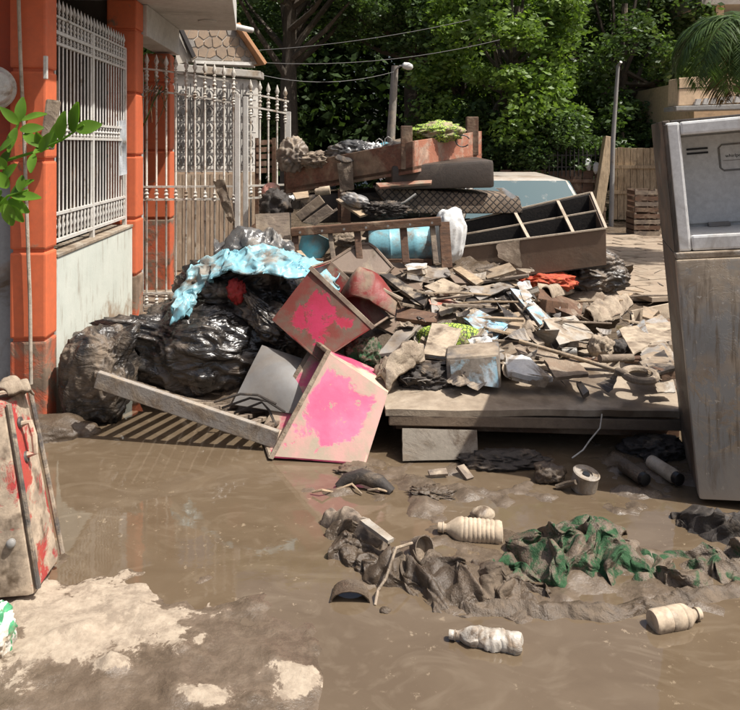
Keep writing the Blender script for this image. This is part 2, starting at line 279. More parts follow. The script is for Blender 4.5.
# ------------------------------------------------------------------ object helpers
ORG = {}
def tag(o, label, cat, group=None, kind=None):
    if label: o['label'] = label
    if cat: o['category'] = cat
    if group: o['group'] = group
    if kind: o['kind'] = kind
    return o
def thing(name, label, cat, loc, group=None):
    o = bpy.data.objects.new(name, None); col.objects.link(o); o.location = loc; o.empty_display_size = .1
    ORG[o.name] = Vector(loc); return tag(o, label, cat, group)
def link(name, me, parent=None, loc=(0, 0, 0)):
    o = bpy.data.objects.new(name, me); col.objects.link(o); o.location = loc
    if parent: o.parent = parent
    return o
class MB:
    def __init__(s, soft=False): s.v = []; s.f = []; s.soft = soft
    def add(s, v, f):
        k = len(s.v); s.v += [Vector(a) for a in v]; s.f += [tuple(i+k for i in a) for a in f]; return s
    def hexa(s, p):          # 0-3 one face, 4-7 the opposite one
        return s.add(p, [(0, 1, 2, 3), (7, 6, 5, 4), (0, 4, 5, 1), (1, 5, 6, 2), (2, 6, 7, 3), (3, 7, 4, 0)])
    def box(s, c, sz, rot=None):
        c = Vector(c); x, y, z = [a/2 for a in sz]
        p = [Vector(q) for q in ((-x, -y, -z), (x, -y, -z), (x, y, -z), (-x, y, -z), (-x, -y, z), (x, -y, z), (x, y, z), (-x, y, z))]
        if rot: M = Euler(rot).to_matrix(); p = [M @ q for q in p]
        return s.hexa([q+c for q in p])
    def beam(s, a, b, wd, ht, up=(0, 0, 1)):
        a = Vector(a); b = Vector(b); d = (b-a).normalized(); sd = d.cross(Vector(up)).normalized(); u = sd.cross(d)
        o = [(-wd/2, -ht/2), (wd/2, -ht/2), (wd/2, ht/2), (-wd/2, ht/2)]
        return s.hexa([a+sd*i+u*j for i, j in o]+[b+sd*i+u*j for i, j in o])
    def tube(s, path, r, n=8, cap=True):
        path = [Vector(p) for p in path]; rs = r if isinstance(r, (list, tuple)) else [r]*len(path)
        v = []; f = []; prev = None
        for i, p in enumerate(path):
            d = (path[min(i+1, len(path)-1)]-path[max(i-1, 0)]).normalized()
            if prev is None:
                a = d.cross(Vector((0, 0, 1)) if abs(d.z) < .9 else Vector((1, 0, 0))).normalized()
            else: a = (prev-d*prev.dot(d)).normalized()
            prev = a; b = d.cross(a)
            v += [p+(a*math.cos(2*math.pi*k/n)+b*math.sin(2*math.pi*k/n))*rs[i] for k in range(n)]
        for i in range(len(path)-1):
            for k in range(n): f.append((i*n+k, i*n+(k+1) % n, (i+1)*n+(k+1) % n, (i+1)*n+k))
        if cap: f.append(tuple(range(n-1, -1, -1))); f.append(tuple((len(path)-1)*n+k for k in range(n)))
        return s.add(v, f)
    def lathe(s, prof, a, axis, n=18):       # prof: (radius, distance along the axis)
        a = Vector(a); d = Vector(axis).normalized(); e = d.cross(Vector((0, 0, 1)) if abs(d.z) < .9 else Vector((1, 0, 0))).normalized(); g = d.cross(e)
        v = [a+d*t+(e*math.cos(2*math.pi*k/n)+g*math.sin(2*math.pi*k/n))*r for r, t in prof for k in range(n)]
        f = [(i*n+k, i*n+(k+1) % n, (i+1)*n+(k+1) % n, (i+1)*n+k) for i in range(len(prof)-1) for k in range(n)]
        f.append(tuple(range(n-1, -1, -1))); f.append(tuple((len(prof)-1)*n+k for k in range(n)))
        return s.add(v, f)
    def poly(s, pts, ex):                    # polygon extruded by a vector
        pts = [Vector(p) for p in pts]; ex = Vector(ex); n = len(pts)
        return s.add(pts+[p+ex for p in pts], [tuple(range(n)), tuple(range(2*n-1, n-1, -1))]+[(i, i+n, (i+1) % n+n, (i+1) % n) for i in range(n)])
    def mesh(s, name, org, bevel=0, smooth=False, noise=None):
        V = np.array([tuple(a) for a in s.v]) if s.v else np.zeros((0, 3))
        if noise is not None and len(V):
            amp, fr = noise[:2]
            for k in range(3): V[:, k] += amp*fbm(V*fr+(k*41.7, 3.1, 7.7), 3)
        me = bpy.data.meshes.new(name); me.from_pydata([tuple(a) for a in V-np.array(tuple(org))], [], s.f)
        bm = bmesh.new(); bm.from_mesh(me); bmesh.ops.recalc_face_normals(bm, faces=bm.faces)
        if bevel:
            es = [e for e in bm.edges if len(e.link_faces) == 2 and e.calc_face_angle(0) > .6]
            bmesh.ops.bevel(bm, geom=es, offset=bevel, segments=2, affect='EDGES', profile=.6, clamp_overlap=True)
        bm.to_mesh(me); bm.free()
        if smooth:
            me.polygons.foreach_set('use_smooth', [True]*len(me.polygons))
            if not s.soft: me.set_sharp_from_angle(angle=R(38))
        return me
    def part(s, name, m, parent, bevel=0, smooth=False, noise=None, label=None, kind=None):
        org = ORG[parent.name] if parent.name in ORG else Vector((0, 0, 0))
        me = s.mesh(name, org, bevel, smooth, noise); me.materials.append(m); o = link(name, me, parent); ORG[o.name] = org
        if label: o['label'] = label
        if kind: o['kind'] = kind
        return o
    def obj(s, name, m, label, cat, group=None, kind=None, bevel=0, smooth=False, noise=None, org=None):
        c = sum(s.v, Vector())/max(1, len(s.v)); zmin = min(a.z for a in s.v)
        org = Vector(org) if org is not None else Vector((c.x, c.y, zmin))
        me = s.mesh(name, org, bevel, smooth, noise); me.materials.append(m); o = link(name, me, None, org); ORG[o.name] = org
        return tag(o, label, cat, group, kind)
def merge(o, *mbs): pass

def sheet(c, t=.01, n=7, wob=.012, fr=6, jag=.0, seed=0, warp=0):
    """Thin curved slab on four corner points TL TR BR BL; t is its real thickness."""
    A, B, C, Dd = [Vector(p) for p in c]
    nr = (B-A).cross(Dd-A).normalized()
    if nr.z < -.05 or (abs(nr.z) <= .05 and nr.y > 0): nr = -nr
    pts = []; uv = []
    for j in range(n+1):
        for i in range(n+1):
            u, v = i/n, j/n; p = (A*(1-u)+B*u)*(1-v)+(Dd*(1-u)+C*u)*v
            if jag and (i in (0, n) or j in (0, n)):
                ctr = (A+B+C+Dd)/4; k = jag*random.uniform(-1, .6); p = p+(p-ctr)*k
            p = p+nr*warp*(math.sin(u*math.pi)*math.sin(v*math.pi))
            pts.append(p)
    V = np.array([tuple(p) for p in pts]); V += np.outer(wob*fbm(V*fr+seed*13.1+5, 3), np.array(tuple(nr)))
    top = [Vector(p) for p in V]; m = (n+1)**2; v = top+[p-nr*t for p in top]; f = []
    for j in range(n):
        for i in range(n):
            a = j*(n+1)+i; f.append((a, a+1, a+n+2, a+n+1)); f.append((a+m, a+m+n+1, a+m+n+2, a+m+1))
    bd = [i for i in range(n+1)]+[j*(n+1)+n for j in range(1, n+1)]+[n*(n+1)+i for i in range(n-1, -1, -1)]+[j*(n+1) for j in range(n-1, 0, -1)]
    for k in range(len(bd)): a, b = bd[k], bd[(k+1) % len(bd)]; f.append((a, a+m, b+m, b))
    return MB().add(v, f)
_ico = {}
def ico(sub):
    if sub not in _ico:
        bm = bmesh.new(); bmesh.ops.create_icosphere(bm, subdivisions=sub, radius=1); bm.verts.ensure_lookup_table()
        _ico[sub] = (np.array([tuple(v.co) for v in bm.verts]), [tuple(v.index for v in f.verts) for f in bm.faces]); bm.free()
    return _ico[sub]
def blob(c, r, lump=.18, crease=.10, fr=1.6, cf=3.2, seed=0, sub=5, rot=None, flat=None, stretch=(1, 1, 1), sq=1.0, knot=None, fold=0, kf=2.6):
    """A sack-like body: lumps and creases on an ellipsoid; folds gather towards `knot`; flat = it rests at that height."""
    V, f = ico(sub); V = V.copy(); U = V.copy()
    if sq != 1: V = np.sign(V)*np.abs(V)**sq
    q = U*np.array(stretch); wv = np.stack([fbm(U*1.7+seed, 2), fbm(U*1.7+seed+40, 2), fbm(U*1.7+seed+80, 2)], 1)
    d = 1+lump*fbm(U*fr+seed*7.7, 2)+crease*(ridged(q*cf*.8+seed*3.3+wv*.6, 2)-.6)
    if knot is not None:
        kx = Vector(knot).normalized(); e1 = kx.orthogonal().normalized(); e2 = kx.cross(e1)
        ct = U @ np.array(kx); th = np.arccos(np.clip(ct, -1, 1)); ph = np.arctan2(U @ np.array(e2), U @ np.array(e1))+.5*wv[:, 0]+.35*np.sin(th*2+seed)
        pc = np.stack([np.cos(ph)*kf, np.sin(ph)*kf, th*.9+seed], 1)+wv*.25
        d += fold*(ridged(pc, 2)-.6)*(.35+.65*np.exp(-th*.8))+fold*.25*ridged(pc*2.3+9, 2)
        d *= 1+.35*np.exp(-(th/.28)**2)-.16*np.exp(-((th-.5)/.25)**2)
    V = V*d[:, None]*np.array(r)
    if rot: V = V @ np.array(Euler(rot).to_matrix()).T
    V = V+np.array(tuple(c))
    if flat is not None:
        z = V[:, 2]; V[:, 2] = np.where(z < flat+.03, flat+(z-flat-.03)*.05, z); V[:, 2] = np.maximum(V[:, 2], flat-.02)
    return MB(True).add([Vector(a) for a in V], f)
def strip(path, hw, ht, nu=70, nv=26, fold=.02, ff=(5, 5, 5), seed=0, fine=.006, ground=None, billow=False):
    """A crumpled length of cloth: arched section swept along a path; hw, ht per path point."""
    path = [Vector(p) for p in path]; m = len(path); L = np.linspace(0, m-1, nu)
    def ip(a): return np.interp(L, range(m), a)
    C = np.stack([ip([p[k] for p in path]) for k in range(3)], 1); W = ip(hw); T = ip(ht)
    for _ in range(3):
        C[1:-1] = (C[:-2]+C[1:-1]*2+C[2:])/4
    dd = np.gradient(C, axis=0); dd[:, 2] = 0; dd /= np.linalg.norm(dd, axis=1)[:, None]; sd = np.stack([dd[:, 1], -dd[:, 0], 0*dd[:, 0]], 1)
    V = []; 
    for j in range(nv+1):
        t = j/nv*2-1; prof = (1-abs(t)**2.4)
        V.append(C+sd*(W*t)[:, None]+np.stack([0*T, 0*T, T*prof], 1))
    V = np.concatenate(V); tt = np.repeat(np.abs(np.linspace(-1, 1, nv+1)), nu); inner = 1-.75*tt**3
    q = V*np.array(ff)
    wv = np.stack([perlin(V*3+seed), perlin(V*3+seed+50), perlin(V*3+seed+90)], 1)
    rg = ridged(q*.8+wv*1.3+seed, 2)-.3; rg = -rg*1.1+.25 if billow else rg
    V[:, 2] += fold*rg*inner+fine*fbm(V*30+seed, 3)
    V[:, 0] += fold*.9*fbm(V*6+seed+9, 3); V[:, 1] += fold*.9*fbm(V*6+seed+23, 3)
    if ground is not None: V[:, 2] = np.maximum(V[:, 2], ground)
    f = [(j*nu+i, j*nu+i+1, (j+1)*nu+i+1, (j+1)*nu+i) for j in range(nv) for i in range(nu-1)]
    k = len(V); v2 = V.copy(); v2[:, 2] = np.minimum(V[:, 2]-.012, V[:, 2])      # underside gives it thickness
    f2 = [tuple(reversed([a+k for a in q_])) for q_ in f]; f += f2
    bd = [i for i in range(nu)]+[j*nu+nu-1 for j in range(1, nv+1)]+[nv*nu+i for i in range(nu-2, -1, -1)]+[j*nu for j in range(nv-1, 0, -1)]
    for a, b in zip(bd, bd[1:]+bd[:1]): f.append((a, a+k, b+k, b))
    return MB(True).add([Vector(a) for a in np.concatenate([V, v2])], f)
def tub(name, label, cat, op, base, m_front, m_side, m_in, t=.008, rim=.014, group=None, rimmat=None):
    """An open box: op and base are quads (front-a, front-b, back-b, back-a); parts panel, bottom and rim."""
    op = [Vector(p) for p in op]; base = [Vector(p) for p in base]
    c = sum(op+base, Vector())/8; root = thing(name, label, cat, (c.x, c.y, min(p.z for p in op+base)), group)
    for k in range(4):
        a, b, d, e = op[k], op[(k+1) % 4], base[(k+1) % 4], base[k]; nrm = (b-a).cross(e-a).normalized()
        if nrm.dot((a+b+d+e)/4-c) < 0: nrm = -nrm
        o = sheet([a, b, d, e], t, 12, .004, 4).part('panel', m_front if k == 0 else m_side, root, smooth=True)
        if k == 0:
            n1 = 13; ed = [min(i/12, 1-i/12, j/12, 1-j/12) for j in range(n1) for i in range(n1)]; at = o.data.attributes.new('edge', 'FLOAT', 'POINT'); at.data.foreach_set('value', ed+ed)
    nb = (sum(base, Vector())-sum(op, Vector())).normalized()
    MB().hexa([p-nb*.004 for p in base]+[p-nb*(t+.004) for p in base]).part('bottom', m_side, root)
    q = op+[op[0]]; co = sum(op, Vector())/4
    mb = MB(); out = [p+(p-co).normalized()*rim for p in op]
    for k in range(4):
        a, b, d, e = op[k], op[(k+1) % 4], out[(k+1) % 4], out[k]; mb.hexa([p-nb*rim*.6 for p in (a, b, d, e)]+[p+nb*rim*1.2 for p in (a, b, d, e)])
    mb.part('rim', rimmat or m_side, root)
    return root

# ================================================================== THE SETTING
def axis_pts(segs):
    o = []
    for a, b, s in segs: o += list(np.arange(a, b-1e-9, s))
    return np.array(o+[segs[-1][1]])
gx = axis_pts([(-90, -20, 14), (-20, -6, 1.4), (-6, -2, .16), (-2, 2.4, .02), (2.4, 6, .12), (6, 20, 1.2), (20, 90, 14)])
gy = axis_pts([(-30, -2, 4), (-2, 1.7, .3), (1.7, 4.4, .017), (4.4, 8, .06), (8, 20, .3), (20, 40, 2), (40, 160, 20)])
def gauss(px, py, cx, cy, sx, sy): return np.exp(-((px-cx)/sx)**2-((py-cy)/sy)**2)
X, Yg = np.meshgrid(gx, gy); x = X.ravel(); y = Yg.ravel(); yy = np.maximum(y, 1.0)
px = 370+F*x/yy; py = 146+F*H/yy
p3 = np.stack([x, y, 0*x], 1)
nz = fbm(p3*2.2, 4); n6 = fbm(p3*6+9, 4); n2 = fbm(p3*1.0+3, 3); n20 = fbm(p3*20+4, 3); rdg = ridged(p3*9+2, 3)
dm = gauss(px, py, 85, 622, 105, 40)*1.0+gauss(px, py, 292, 690, 34, 18)*.72+gauss(px, py, 214, 703, 30, 12)*.7+gauss(px, py, 20, 680, 60, 30)*.25
dry = np.clip(dm+.38*n6-.30*np.clip((.2-dm)/.2, 0, 1), 0, 1)
mudl = np.clip(gauss(px, py, 205, 690, 115, 80)*1.3+gauss(px, py, 60, 640, 120, 75), 0, 1)
mid = gauss(px, py, 365, 482, 75, 22)+gauss(px, py, 440, 492, 60, 16)+gauss(px, py, 570, 500, 140, 20)*.9+gauss(px, py, 690, 470, 90, 40)+gauss(px, py, 500, 460, 240, 14)
fab = gauss(px, py, 430, 560, 110, 38)+gauss(px, py, 620, 585, 140, 32)
seam = np.exp(-((px-(298+(py-480)*.09)-3*n6)/5)**2)*np.clip((py-560)/60, 0, 1)*(py < 720)
near = np.clip((4.4-y)/.4, 0, 1)*np.clip((y-1.5)/.4, 0, 1)
lump = np.clip(mudl+mid*.8+fab, 0, 1)
h = -.026+.034*np.clip(mudl+.35*nz, 0, 1)+.005*dry+.021*np.clip(mid+.55*n6-.15, 0, 1.2)+.036*np.clip(fab+.5*n6-.1, 0, 1.2)+.010*seam
h += lump*(.007*n6+.003*rdg*(1-.8*dry)+.0035*n20)+.006*mid*n6
sl_ = 1/(1+np.exp(-np.clip((298+(py-480)*.09-px)/2.2, -40, 40)))*np.clip((py-575)/50, 0, 1)*near
h += sl_*(.010+.004*n6)
far = np.clip((y-4.6)/1.2, 0, 1)
h = h*(1-far)+far*(.012+.03*nz+.012*n6)
edge = np.clip((.25-(x-(-1.92-.0556*(y-4.42))))/.45, 0, 1)*(y > 3.6)*(y < 12)
h += .06*edge*(1+.6*n6)
h = np.where((np.abs(x) > 8) | (y > 22) | (y < .6), .02, h)
me = bpy.data.meshes.new('ground'); nx = len(gx); ny = len(gy)
I = (np.arange(ny-1)[:, None]*nx+np.arange(nx-1)[None]).ravel(); Fq = np.stack([I, I+1, I+nx+1, I+nx], 1)
me.from_pydata(np.stack([x, y, h], 1).tolist(), [], Fq.tolist())
at = me.attributes.new('dry', 'FLOAT', 'POINT'); at.data.foreach_set('value', dry.astype(np.float32))
me.polygons.foreach_set('use_smooth', [True]*len(me.polygons))
def ground_mat():
    n = N('mud_ground'); v = n.coord((1, 1, 1), False)
    a = n.n('ShaderNodeAttribute', attribute_name='dry')
    f1 = n.noise(v, 3.5, 7, .65); f2 = n.noise(v, 28, 7, .7); f3 = n.noise(v, 110, 4, .6)
    wetc = n.mix(n.ramp(f1, .38, .62), (.090, .066, .045), (.128, .095, .066)); wetc = n.mix(n.ramp(f2, .45, .75), wetc, (.160, .120, .084))
    dryc = n.mix(n.ramp(f2, .36, .66), (.40, .33, .25), (.27, .215, .158)); dryc = n.mix(n.ramp(n.noise(v, 13, 8, .75), .50, .60), dryc, (.24, .19, .14))
    dk = n.n('ShaderNodeMath', operation='MULTIPLY_ADD'); n.l(n.noise(v, 11, 9, .74, .3), dk.inputs[0]); dk.inputs[1].default_value = 1.6; n.l(a.outputs['Fac'], dk.inputs[2])
    hf = n.n('ShaderNodeMath', operation='MULTIPLY'); n.l(dk.outputs[0], hf.inputs[0]); hf.inputs[1].default_value = .5; dmask = n.ramp(hf.outputs[0], .575, .605); dm2 = n.ramp(hf.outputs[0], .50, .60)
    wetc = n.mix(dm2, wetc, (.17, .128, .092))
    n.l(n.mix(dmask, wetc, dryc), n.b.inputs['Base Color'])
    n.l(n.mix(dmask, n.ramp(f1, .4, .6, (.18,)*3, (.42,)*3), (.9,)*3), n.b.inputs['Roughness'])
    b = n.bump(f2, .5, .014); n.l(n.bump(f3, .22, .003, b), n.b.inputs['Normal']); return n.m
me.materials.append(ground_mat()); g = link('ground', me); g['kind'] = 'structure'

def water_mat():
    n = N('muddy_water'); v = n.coord((1, 1, 1), False); vs = n.coord((1, 1.6, 1), False)
    sw = n.noise(vs, 1.6, 6, .55, 2.6)
    c = n.mix(n.ramp(sw, .34, .66), (.108, .077, .048), (.130, .095, .061)); c = n.mix(n.ramp(n.noise(vs, 3.2, 4, .5, 3.4), .52, .78), c, (.152, .115, .077))
    sc_ = n.mix(1.0, n.ramp(n.noise(v, 26, 5, .7), .60, .66), n.ramp(n.noise(v, 2.0, 3, .5, 1), .50, .60), 'MULTIPLY'); c = n.mix(sc_, c, (.24, .185, .125))
    n.l(c, n.b.inputs['Base Color']); n.l(n.ramp(n.noise(v, 2.2, 4), .42, .62, (.008,)*3, (.04,)*3), n.b.inputs['Roughness']); n.b.inputs['IOR'].default_value = 1.42
    n.b.inputs['Specular IOR Level'].default_value = .7
    b = n.bump(n.noise(vs, 5, 3, .5, .8), .03, .02); n.l(n.bump(n.noise(v, 60, 3), .015, .003, b), n.b.inputs['Normal']); return n.m
me = bpy.data.meshes.new('water'); xs = np.linspace(-3.4, 5, 60); ys = np.linspace(.4, 7, 60); A, B = np.meshgrid(xs, ys); I = (np.arange(59)[:, None]*60+np.arange(59)[None]).ravel()
me.from_pydata(np.stack([A.ravel(), B.ravel(), 0*A.ravel()], 1).tolist(), [], np.stack([I, I+1, I+61, I+60], 1).tolist()); me.materials.append(water_mat())
o = link('puddle_water', me); o['kind'] = 'structure'

# paved yard on the right, tiles laid on a slab
pv = thing('pavement', None, None, (0, 0, 0)); pv['kind'] = 'structure'
MB().poly([P(585, 300, 7.6).xy.to_3d()+Vector((0, 0, .03)), Vector((4.6, 7.2, .03)), Vector((5.2, 13, .03)), Vector((2.4, 13, .03)), Vector((2.0, 9, .03))], (0, 0, .05)).part('bed', mMudAll, pv)
tm = MB().box((0, 0, .012), (.40, .27, .05)).mesh('tile', (0, 0, 0), bevel=.006); tm.materials.append(mPaver)
rt = R(16); cR, sR = math.cos(rt), math.sin(rt)
for j in range(19):
    for i in range(9):
        a, b = (i-4+.5*(j % 2))*.415, (j-9)*.285; X_ = 3.25+a*cR-b*sR; Y_ = 9.6+a*sR+b*cR
        if X_ < .27*Y_ or X_ > .43*Y_ or Y_ < 7.4 or Y_ > 12.4: continue
        o = link('tile', tm, pv, (X_, Y_, .082+random.uniform(-.005, .006))); o.rotation_euler = (random.uniform(-.012, .012), random.uniform(-.012, .012), rt+random.uniform(-.012, .012))

# ------------------------------------------------------------------ the orange house on the left
O2 = Vector((-1.92, 4.42, 0)); du = Vector((-.0555, .9985, 0)); dn = Vector((.9985, .0555, 0))
def HP(u, v, z): return O2+du*u+dn*v+Vector((0, 0, z))
def hbox(u0, u1, v0, v1, z0, z1): return MB().hexa([HP(u0, v0, z0), HP(u1, v0, z0), HP(u1, v1, z0), HP(u0, v1, z0), HP(u0, v0, z1), HP(u1, v0, z1), HP(u1, v1, z1), HP(u0, v1, z1)])
ho = thing('house', 'orange house with white window grille and projecting roof slab', 'house', HP(.8, -.3, 0))
def pillar(u0, u1, v0, v1, joints, mats, label=None):
    core = hbox(u0+.015, u1-.015, v0+.015, v1-.015, 0, joints[-1]).part('pillar', mOrange, ho)
    for k in range(len(joints)-1):
        hbox(u0, u1, v0, v1, joints[k]+.009, joints[k+1]-.009).part('block', mats[k], core, bevel=.014)
    return core
Z = [0, .505, 1.03, 1.567, 2.1, 2.64, 2.9]
pillar(-.175, 0, -.21, 0, Z, [mOrangeMud]+[mOrange]*5)
pillar(1.70, 1.93, -.22, .03, [0, .55, 1.03, 1.567, 2.1, 2.64, 2.9], [mOrangeMud]+[mOrange]*5)
pillar(3.0, 3.2, -.24, .03, [.15, .9, 1.6, 2.3, 2.6], [mOrangeMud]+[mOrange]*3)
hbox(.003, 1.697, -.16, -.004, 0, .96).part('wall', mPlaster, ho, bevel=.004)
hbox(.003, 1.697, -.175, .004, .963, .985).part('ledge', mat('ledge_mud', (.44, .40, .33), None, .6, .8, 4), ho, bevel=.004)
hbox(-.10, -.02, -.95, -.213, 0, 1.42).part('porch_wall', mGreyWall, ho)
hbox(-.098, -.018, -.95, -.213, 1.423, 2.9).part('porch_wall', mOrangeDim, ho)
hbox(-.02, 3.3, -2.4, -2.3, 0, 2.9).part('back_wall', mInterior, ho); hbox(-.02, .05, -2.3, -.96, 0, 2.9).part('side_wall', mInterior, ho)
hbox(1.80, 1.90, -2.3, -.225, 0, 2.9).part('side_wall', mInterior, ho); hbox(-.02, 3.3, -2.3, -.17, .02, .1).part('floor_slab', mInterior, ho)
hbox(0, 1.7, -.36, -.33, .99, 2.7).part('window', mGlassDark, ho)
for k in range(4): hbox(.02+k*.55, .06+k*.55, -.33, -.29, .99, 2.7).part('window_frame', mWood, ho)
hbox(-1.6, 1.7, -2.4, .46, 2.9, 3.15).part('roof_slab', mSlab, ho, bevel=.01)
MB().hexa([HP(1.703, -2.4, 2.9), HP(1.703, .84, 2.9), HP(3.36, .66, 2.9), HP(3.36, -2.4, 2.9), HP(1.703, -2.4, 3.2), HP(1.703, .84, 3.2), HP(3.36, .66, 3.2), HP(3.36, -2.4, 3.2)]).part('canopy_slab', mSlab, ho, bevel=.01)
hbox(1.935, 3.3, -.16, .06, 2.62, 2.897).part('beam', mSlab, ho, bevel=.008)
hbox(1.94, 3.6, -2.3, .06, .02, .17).part('porch_step', mMudAll, ho, bevel=.01)
MB().lathe([(.09, 0), (.09, .012), (.06, .02)], HP(2.75, .45, 2.899), (0, 0, -1), 16).part('ceiling_rose', mSlab, ho, smooth=True)
MB().tube([P(18, -20, 4.2), P(20.5, 60, 4.2), P(24, 130, 4.2), P(27, 220, 4.21), P(30, 300, 4.21), P(31, 384, 4.21)], .011, 8).part('conduit', mat('conduit', (.48, .42, .34), None, .4, .6, 10), ho, smooth=True)
# window grille
gr = MB().beam(HP(.02, -.06, 1.05), HP(1.68, -.06, 1.05), .03, .02).part('grille', mWhitePaint, ho); 
for z, hh in ((1.22, .018), (1.70, .018), (1.80, .018), (2.30, .018), (2.37, .022), (2.47, .015)):
    MB().beam(HP(.02, -.06, z), HP(1.68, -.06, z), .024, hh).part('rail', mWhitePaint, gr)
for u in (.02, .83, 1.66):
    MB().beam(HP(u, -.06, .985), HP(u, -.06, 2.47), .03, .03, (0, 1, 0)).part('post', mWhitePaint, gr)
def spindle(L, knobs, r=.0075, tip=.09):
    pr = [(r, 0)]
    for a, b in knobs:
        m = (a+b)/2; q = (b-a)/2
        pr += [(r, a), (r*1.9, a+q*.25), (r*1.2, m-q*.35), (r*2.3, m), (r*1.2, m+q*.35), (r*1.9, b-q*.25), (r, b)]
    pr += [(r, L)]
    if tip: pr += [(r*1.8, L+.008), (r*.9, L+.018), (r*2.4, L+tip*.45), (r*1.2, L+tip*.75), (.0012, L+tip)]
    return MB().lathe(pr, (0, 0, 0), (0, 0, 1), 8)
bm_ = spindle(1.44, [(.02, .16), (.66, .74), (1.26, 1.30), (1.33, 1.41)], .0062, .10).mesh('bar', (0, 0, 0), smooth=True); bm_.materials.append(mWhitePaint)
for k in range(24):
    p = HP(.055+k*.0685, -.06, 1.05)-ORG[ho.name]; o = link('bar', bm_, gr, p)
# conduit bracket box, meter, small things on the house
me_ = thing('electricity_meter', 'round white electricity meter on the porch wall at the left edge', 'meter', P(2, 90, 4.05))
c = P(-20, 87, 4.03)
MB().lathe([(.125, 0), (.13, .01), (.13, .06), (.12, .075)], c+Vector((0, .12, 0)), (.5, -.86, 0), 28).part('base', mat('meter_shell', (.52, .50, .46), None, .3, .4, 8), me_, smooth=True)
MB().lathe([(.105, .075), (.105, .11), (.09, .13), (.03, .135)], c+Vector((0, .12, 0)), (.5, -.86, 0), 28).part('cover', mat('meter_cover', (.56, .56, .53), None, .25, .2, 8), me_, smooth=True)
MB().box(P(52, 125, 4.2)+Vector((0, -.02, 0)), (.075, .06, .29), (0, .12, .2)).obj('junction_box', mat('box_mud', (.26, .20, .15), None, .6, .7, 9), 'mud caked junction box fixed to the orange pillar by the grille', 'box', bevel=.012, noise=(.006, 9))
MB().box(P(45.5, 68, 4.22)+Vector((.01, -.02, 0)), (.022, .02, .135)).obj('cable_cover', mWhitePaint, 'small white cable cover high on the orange pillar', 'cover', bevel=.004)
b_ = sheet([P(117, 121, 5.95), P(126, 120, 5.97), P(127, 174, 5.98), P(119, 176, 5.96)], .004, 8, .02, 14).obj('hanging_bag', mat('white_film', (.62, .64, .66), (.5, .53, .56), .2, .35, 9), 'torn white plastic bag hanging from the window grille', 'plastic bag', smooth=True)
cb = thing('carton', 'brown cardboard carton behind the bars of the house window', 'carton', HP(.32, -.2, 1.5))
MB().box(HP(.30, -.21, 1.98), (.10, .36, .22), (0, 0, R(3))).part('body', mCard, cb, bevel=.004); MB().box(HP(.30, -.21, 2.093), (.11, .02, .004)).part('tape', mCardPale, cb)
MB().beam(HP(.30, -.21, 1.74), HP(.30, -.21, 1.868), .05, .3, (0, 1, 0)).part('support', mWood, cb)

# ------------------------------------------------------------------ the white iron gate
def gate(name, label, x0, x1, yA, yB, zb, zt0, zt1, nb, rails, postR=.022):
    root = thing(name, label, 'gate', ((x0+x1)/2, (yA+yB)/2, .1), 'leaves of the white iron gate')
    L = zt0-zb; k1 = [(.03, .13)]
    me = spindle(L, [(.02, .10), (rails['mid']-zb+.01, rails['mid']-zb+.10), (L-.24, L-.17), (L-.13, L-.03)], .0095, .12).mesh('bar', (0, 0, 0), smooth=True); me.materials.append(mWhiteDirty)
    for k in range(nb):
        t = (k+.6)/nb; p = Vector((x0+(x1-x0)*t, yA+(yB-yA)*t, zb)); zt = zt0+(zt1-zt0)*(t**1.3)
        o = link('bar', me, root, p-ORG[root.name]); o.scale = (1, 1, (zt-zb)/L); o.rotation_euler = (0, random.uniform(-.006, .006), random.random()*3)
    for dz in rails['top']:
        mb = MB(); n = 6
        for i in range(n):
            a, b = i/n, (i+1)/n
            mb.beam((x0+(x1-x0)*a, yA+(yB-yA)*a, zt0+(zt1-zt0)*a**1.3-dz), (x0+(x1-x0)*b, yA+(yB-yA)*b, zt0+(zt1-zt0)*b**1.3-dz), .022, .016)
        mb.part('rail', mWhiteDirty, root)
    for z in (rails['mid'], rails['mid']+.115, zb+.01, zb+.115):
        MB().beam((x0, yA, z), (x1, yB, z), .024, .018).part('rail', mWhiteDirty, root)
    for xx, yq, zt in ((x0, yA, zt0-.05), (x1, yB, zt1-.12)):
        MB().beam((xx, yq, .03), (xx, yq, zt), .045, .045, (0, 1, 0)).part('post', mWhitePaint, root, bevel=.004)
    return root
gate('iron_gate', 'wide white iron gate leaf beside the second orange pillar', -2.045, -1.20, 6.42, 6.52, .22, 2.36, 2.24, 10, {'mid': 1.17, 'top': (.02, .21)})
gate('iron_gate', 'narrow white iron gate leaf right of the tall white post', -1.165, -.79, 6.75, 6.98, .22, 2.16, 2.10, 5, {'mid': 1.16, 'top': (.02, .14)})
tw = thing('dry_twigs', 'bundle of dry palm twigs caught on top of the white gate', 'twigs', P(158, 110, 6.36))
for k in range(16):
    a = P(150+random.random()*18, 72+random.random()*30, 6.36+random.uniform(-.03, .03)); b = a+Vector((random.uniform(-.16, .12), random.uniform(-.04, .04), random.uniform(-.35, -.05)))
    MB().tube([a, (a+b)/2+Vector((random.uniform(-.03, .03), 0, .02)), b], [.006, .005, .002], 5).part('twig', lDead if k % 3 else mBark, tw)
strip([P(140, 130, 6.36), P(147, 118, 6.34), P(154, 100, 6.34), P(162, 86, 6.34)], [.01, .014, .014, .006], [.004]*4, 20, 4, .004).part('leaf_blade', lPalm, tw, smooth=True)
sheet([P(213, 182, 6.42), P(224, 178, 6.42), P(236, 222, 6.42), P(228, 222, 6.42)], .012, 8, .035, 12, .1).obj('hanging_rag', mRag, 'muddy rag hanging on the white gate beside its post', 'rag', smooth=True)

